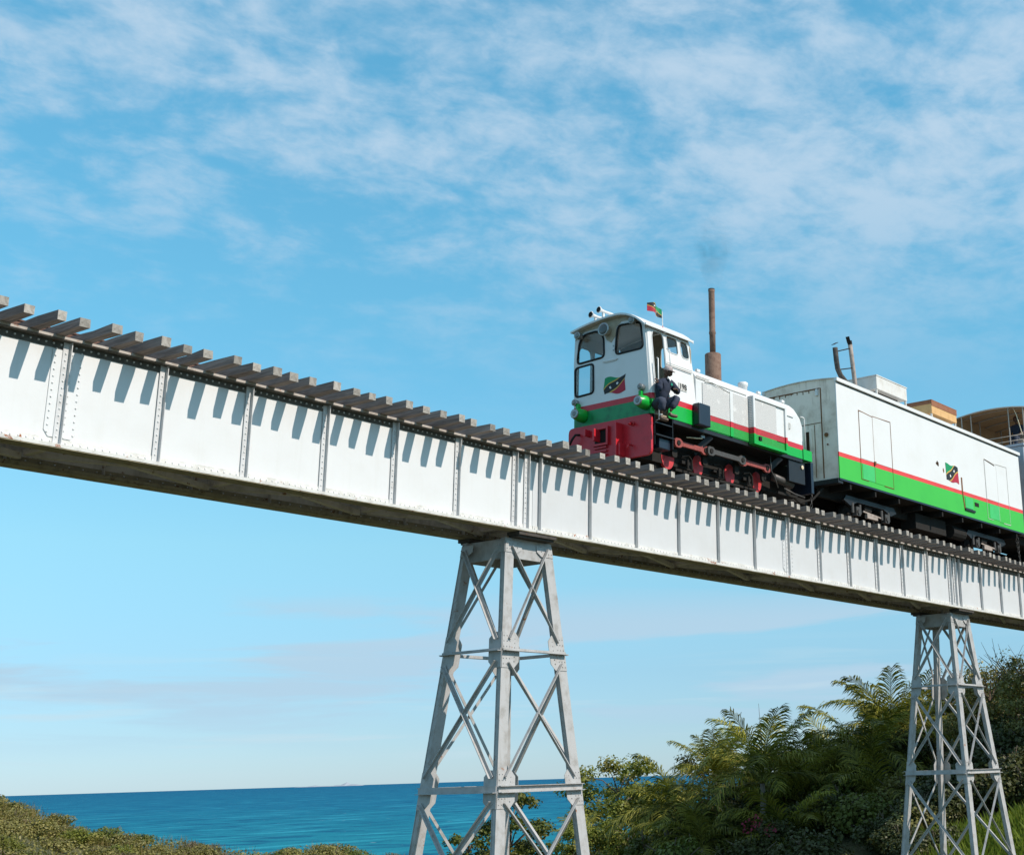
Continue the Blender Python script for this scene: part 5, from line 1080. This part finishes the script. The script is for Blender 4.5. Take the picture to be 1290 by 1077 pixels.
def palm(u, d, ztop, h, label, n=(5, 6, 6), s=1.0, light=2, dry=0, spear=0, lean=(0, 0), arch=1.0, stems=1):
    x, y = pol(u, d); z0 = gz(x, y); rt = root('palm_tree', (x, y, z0), label, 'palm tree', 'palm trees behind the bridge')
    ch = ztop - z0 - 1.95 * s                         # crown base height above ground
    for st in range(stems):
        ox, oy = (0, 0) if st == 0 else (random.uniform(-.8, .8), random.uniform(-.8, .8)); hh = ch * (1 if st == 0 else random.uniform(.6, .85)); sc_ = s * (1 if st == 0 else random.uniform(.7, .9))
        top = (ox + lean[0], oy + lean[1], hh)
        pts = [(ox * .4 + top[0] * t * .6, oy * .4 + top[1] * t * .6 + .05 * math.sin(t * 5), -.3 + (hh + .3) * t) for t in (0, .25, .5, .75)] + [top]
        put('trunk', MB().tube(pts, [.13 * s, .10 * s, .09 * s, .085 * s, .07 * s], 8).mesh('trunk', 'palmbark'), rt)
        a = random.random() * 6
        for grp, cnt in (('up', n[0]), ('mid', n[1]), ('low', n[2])):
            for k in range(cnt if st == 0 else max(2, cnt - 2)):
                a += 2.399; m = random.choice(FR[grp]); q = sc_ * random.uniform(.8, 1.12)
                put('frond', m, rt, top, (random.uniform(-.12, .12), random.uniform(-.15, .15), a), (q, q, q))
        if st == 0:
            for k in range(light): a += 1.7; q = sc_ * random.uniform(.8, 1.05); put('frond', FR['light'][k % 2], rt, top, (0, random.uniform(-.3, .1), a), (q, q, q))['label'] = 'pale yellow green young frond'
            for k in range(dry): put('frond', FR['dry'][0], rt, (top[0], top[1], top[2] - .35 * s), (0, .1, DRYA + k * .8), (s * 1.2,) * 3)['label'] = 'dead orange brown frond'
            if spear:
                put('spear_leaf', MB().tube([top, (top[0] + .03, top[1], top[2] + 1.2 * s), (top[0] + .12 * spear, top[1] + .1, top[2] + 2.3 * s)], [.03, .015, .006], 4).mesh('spear_leaf', 'twig'), rt)
DRYA = math.atan2(-.4, -.9)
palm(-.061, 60, .9, 5, 'bushy palm with drooping fronds nearest the sea, left end of the palms', (2, 6, 9), 1.3, 1, stems=2)
palm(-.036, 62, 1.8, 6, 'palm with a bristling upright tuft beside a bare spear leaf', (9, 4, 4), 1.1, 0, spear=-1)
palm(-.004, 58, 2.2, 6, 'palm with tall pale young fronds standing up in the middle', (4, 5, 5), 1.35, 4, spear=.4)
palm(.022, 60, 1.2, 5, 'spreading palm with golden tipped fronds right of the tall pale fronds', (2, 6, 7), 1.3, 4, stems=2)
palm(.050, 62, 1.9, 6, 'palm with a dead orange frond left of the tallest palm', (3, 6, 6), 1.25, 0, dry=3)
palm(.088, 64, 4.1, 7.5, 'tallest palm, its upright fronds against the sky beside the far tower', (7, 6, 5), 1.5, 1)
palm(.104, 66, 3.6, 7, 'dark palm directly behind the far tower', (4, 6, 6), 1.35, 0)
palm(.070, 61, 3.0, 6.5, 'palm with a long arched frond reaching over the dead orange one', (3, 6, 7), 1.45, 0)
palm(-.046, 57, -.5, 5, 'low dark palm in front of the bushy palm at the seaward end', (2, 5, 7), 1.15, 0)
palm(.014, 56, -.2, 5, 'low palm with arching fronds below the tall pale fronds', (2, 5, 7), 1.2, 1)
palm(.076, 58, 1.0, 5, 'low palm crowding the trunk of the tallest palm', (2, 6, 6), 1.2, 0)
palm(-.078, 74, -1.3, 4, 'small palm among the bushes below the flat topped tree', (3, 4, 3), .8, 2, stems=2)
palm(-.115, 68, -1.7, 3.5, 'small yellow green palm beside the foot of the near tower', (4, 4, 2), .8, 5, stems=2)
palm(-.13, 72, -1.4, 3.5, 'small feathery palm behind the near tower', (4, 4, 2), .8, 3, stems=1)

# broad leaved trees: trunk, limbs, tiers of leaf clumps
def tree(u, d, ztop, rad, label, mat, n=5200, size=.13, tiers=3, sparse=1.0, name='broadleaf_tree', hfac=.55, twiggy=0):
    x, y = pol(u, d); z0 = gz(x, y); H = ztop - z0; rt = root(name, (x, y, z0), label, 'tree', 'broad leaved trees and bushes behind the bridge')
    tk = MB(); tk.tube([(0, 0, -.4), (.05, .05, H * .3), (-.05, .08, H * .55), (0, 0, H * .8)], [.14, .11, .08, .04], 7); trunk = put('trunk', tk.mesh('trunk', 'bark'), rt)
    cl = []; lb = MB()
    for t in range(tiers):
        zt = H * (hfac + (1 - hfac - .06) * (t / max(1, tiers - 1))); rr = rad * (1.0 - .45 * t / max(1, tiers - 1)) ; k = max(4, int(9 * rr / rad))
        for j in range(k):
            a = j * 6.28 / k + random.uniform(-.4, .4) + t; q = rr * random.uniform(.45, 1.0); c = (q * math.cos(a), q * math.sin(a), zt + random.uniform(-.25, .25))
            lb.tube([(0, 0, zt - rad * .35), (c[0] * .5, c[1] * .5, zt - rad * .12), c], [.045, .03, .012], 5)
            for _ in range(5): cl.append((c[0] + random.uniform(-.45, .45), c[1] + random.uniform(-.45, .45), c[2] + random.uniform(-.12, .25), random.uniform(.25, .5) * rad / 2.2))
    if twiggy:
        for j in range(twiggy):
            a = random.random() * 6.28; q = rad * random.uniform(.3, 1); lb.tube([(q * .5 * math.cos(a), q * .5 * math.sin(a), H * .75), (q * .8 * math.cos(a), q * .8 * math.sin(a), H * .98), (q * math.cos(a + .2), q * math.sin(a + .2), H * random.uniform(1.02, 1.22))], [.025, .014, .006], 4)
    put('limbs', lb.mesh('limbs', 'bark'), rt)
    v, f = blob_leaves(int(n * sparse), cl, size, .2, .8); put('crown', npmesh('crown', [(v, f, 0)], [mat]), rt); return rt
tree(-.176, 70, -.75, 2.2, 'sea grape tree with open leaf layers seen through the near tower legs', 'leafA', 6500, .15)
tree(-.103, 78, .55, 3.3, 'flat topped pale green tree right of the near tower, in front of the sea', 'leafD', 9500, .15)
tree(-.085, 76, -.55, 1.7, 'lower pale green tree leaning out under the flat topped tree', 'leafD', 6500, .14)
tree(-.205, 68, -2.3, 1.5, 'small dark tree at the left foot of the near tower', 'leafA', 3500, .14)
tree(.157, 62, 3.7, 2.6, 'olive green bush tree with bare twigs just right of the far tower', 'leafB', 7000, .12, 4, 1.0, 'bush_tree', .25, 26)
tree(.190, 60, 4.2, 2.8, 'tangled thicket tree on the slope at the right edge', 'leafB', 8000, .12, 4, 1.0, 'bush_tree', .22, 34)
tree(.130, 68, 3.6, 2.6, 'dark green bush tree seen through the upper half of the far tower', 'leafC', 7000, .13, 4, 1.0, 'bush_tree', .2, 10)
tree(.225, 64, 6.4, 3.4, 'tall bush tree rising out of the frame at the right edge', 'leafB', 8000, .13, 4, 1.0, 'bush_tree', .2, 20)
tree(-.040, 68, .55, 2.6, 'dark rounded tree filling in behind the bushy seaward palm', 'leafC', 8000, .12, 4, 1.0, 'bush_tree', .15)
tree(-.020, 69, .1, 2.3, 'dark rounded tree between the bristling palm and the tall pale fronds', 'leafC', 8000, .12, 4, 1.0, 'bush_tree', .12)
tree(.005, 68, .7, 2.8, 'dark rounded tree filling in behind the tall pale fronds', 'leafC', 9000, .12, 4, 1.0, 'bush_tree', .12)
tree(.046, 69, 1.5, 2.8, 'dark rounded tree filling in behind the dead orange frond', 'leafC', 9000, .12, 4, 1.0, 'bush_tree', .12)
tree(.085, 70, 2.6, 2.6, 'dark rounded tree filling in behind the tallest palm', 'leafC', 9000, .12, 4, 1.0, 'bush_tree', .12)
tree(-.095, 66, -2.0, 2.0, 'low bright green bushy tree below the flat topped tree', 'leafD', 6000, .12, 4, 1.0, 'bush_tree', .15)
tree(-.125, 66, -2.3, 1.8, 'low yellow green bushy tree just right of the near tower foot', 'leafD', 6000, .12, 4, 1.0, 'bush_tree', .15)
# understorey below the palms and on the right slope
def understorey():
    G = 'dark shrubs filling the slope below the palms'
    pts = []; t = 0
    while len(pts) < 86 and t < 8000:
        t += 1; u = random.uniform(-.20, .24); d = random.uniform(50, 72); x, y = pol(u, d)
        if y < 24.5: continue
        if u > .13 and d < 54: continue
        if all((x - a) ** 2 + (y - b) ** 2 > 1.3 ** 2 for a, b in pts): pts.append((x, y))
    for x, y in pts:
        u = (x * R2[0] + y * R2[1]) / (x * F2[0] + y * F2[1])
        if u < -.07: k = random.choices('DAB', (.6, .25, .15))[0]; s = random.uniform(1.6, 2.5)
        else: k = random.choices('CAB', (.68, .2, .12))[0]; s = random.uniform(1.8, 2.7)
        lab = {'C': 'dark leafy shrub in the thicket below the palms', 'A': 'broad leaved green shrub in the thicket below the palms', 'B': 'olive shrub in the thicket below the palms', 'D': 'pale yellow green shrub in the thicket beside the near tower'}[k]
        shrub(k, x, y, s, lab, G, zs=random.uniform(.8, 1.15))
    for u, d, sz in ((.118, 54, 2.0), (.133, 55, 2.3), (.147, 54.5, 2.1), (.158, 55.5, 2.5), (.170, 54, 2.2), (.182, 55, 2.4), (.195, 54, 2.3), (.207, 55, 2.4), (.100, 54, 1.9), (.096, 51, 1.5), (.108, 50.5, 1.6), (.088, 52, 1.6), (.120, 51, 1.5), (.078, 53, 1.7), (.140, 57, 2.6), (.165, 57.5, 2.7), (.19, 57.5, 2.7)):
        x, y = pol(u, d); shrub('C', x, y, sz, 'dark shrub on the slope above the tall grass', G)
    x, y = pol(-.012, 54); z = gz(x, y); r = root('flowering_shrub', (x, y, z), 'dark shrub with pink blossoms at the foot of the palms', 'shrub')
    put('crown', SH['C'][0], r, (0, 0, 0), (0, 0, 1), (2.1, 2.1, 2.0)); put('stem', STEM[0], r, (0, 0, 0), (0, 0, 1), (2, 2, 2))
    v, f = blob_leaves(90, [(-.5, -.2, 1.75, .3), (.3, -.6, 1.6, .28), (0, -.2, 1.95, .3)], .09); put('blossom', npmesh('blossom', [(v, f, 0)], ['flower']), r)
    m = 34000; u = rng.uniform(.10, .26, m); d = rng.uniform(43, 52, m); P = d[:, None] * (F2 + u[:, None] * R2); keep = (P[:, 1] > 14) & (P[:, 1] < 27); P = P[keep]; m = len(P); z = height(P[:, 0], P[:, 1])
    h = rng.uniform(.4, 1.0, m); an = rng.uniform(0, 6.28, m); tx = rng.normal(0, .22, m); ty = rng.normal(0, .22, m); w = .014
    ca, sa = np.cos(an), np.sin(an)
    q = np.stack([np.column_stack([P[:, 0] - w * ca, P[:, 1] - w * sa, z - .05]), np.column_stack([P[:, 0] + w * ca, P[:, 1] + w * sa, z - .05]),
                  np.column_stack([P[:, 0] + tx * .4 + w * ca, P[:, 1] + ty * .4 + w * sa, z + h * .6]), np.column_stack([P[:, 0] + tx, P[:, 1] + ty, z + h])], 1).reshape(-1, 3)
    i = np.arange(m) * 4; tag(put('tall_grass', npmesh('tall_grass', [(q, np.stack([i, i + 1, i + 2, i + 3], 1), 0)], ['grass'])), 'bright green tall grass on the slope by the far tower', None, None, 'stuff')
understorey()

# ------------------------------------------------------------------ far islets and exhaust smoke
def islets():
    # two low rocky islands on the horizon
    for (az, d, w, h, lab) in ((-.290, 26000, 520, 62, 'taller distant island peak on the sea horizon'), (-.312, 26500, 700, 26, 'low distant island left of the taller peak')):
        x, y = pol(az, d); mb = MB(); n = 9; secs = []
        for i in range(n):
            t = i / (n - 1) * 2 - 1; hh = h * max(.02, (1 - abs(t)) ** .8 * (.8 + .3 * math.sin(i * 2.1))); cx, cy = x + R2[0] * t * w * .5, y + R2[1] * t * w * .5
            secs.append([(cx - F2[0] * 200, cy - F2[1] * 200, -16), (cx, cy, -15 + hh), (cx + F2[0] * 200, cy + F2[1] * 200, -16)])
        tag(mb.loft(secs).build('island', 'islerock'), lab, 'island')
islets()
def smoke():
    m = bpy.data.materials.new('thin_diesel_smoke'); m.use_nodes = True; N, L = m.node_tree.nodes, m.node_tree.links; N.remove(N['Principled BSDF'])
    pv = N.new('ShaderNodeVolumePrincipled'); pv.inputs['Color'].default_value = (.03, .03, .03, 1); tc = N.new('ShaderNodeTexCoord').outputs['Object']
    n = noise_node(N, L, tc, 2.2, 4, .6, .8); gr = N.new('ShaderNodeTexGradient'); gr.gradient_type = 'SPHERICAL'
    mp = N.new('ShaderNodeMapping'); L.new(tc, mp.inputs[0]); mp.inputs['Scale'].default_value = (1.7, 1.7, .85); L.new(mp.outputs[0], gr.inputs[0])
    a = N.new('ShaderNodeMath'); a.operation = 'MULTIPLY'; L.new(ramp(N, L, n, .38, .7), a.inputs[0]); L.new(gr.outputs['Fac'], a.inputs[1])
    b = N.new('ShaderNodeMath'); b.operation = 'MULTIPLY'; L.new(a.outputs[0], b.inputs[0]); b.inputs[1].default_value = .75; L.new(b.outputs[0], pv.inputs['Density']); L.new(pv.outputs[0], N['Material Output'].inputs['Volume'])
    o = root('smoke', (27.35, YC, 12.75), 'faint grey haze rising from the locomotive exhaust', None, None, 'stuff')
    me = MB().lathe((0, 0, -.95), (0.05, 0, 1), [(0, .12), (.4, .28), (1.0, .5), (1.6, .6), (2.0, .4)], 16).mesh('smoke', 'soot'); me.materials.clear(); me.materials.append(m)
    C.objects.unlink(o); bpy.data.objects.remove(o); o = put('smoke', me, None, (27.35, YC, 12.72)); tag(o, 'faint grey haze rising from the locomotive exhaust', None, None, 'stuff')
smoke()
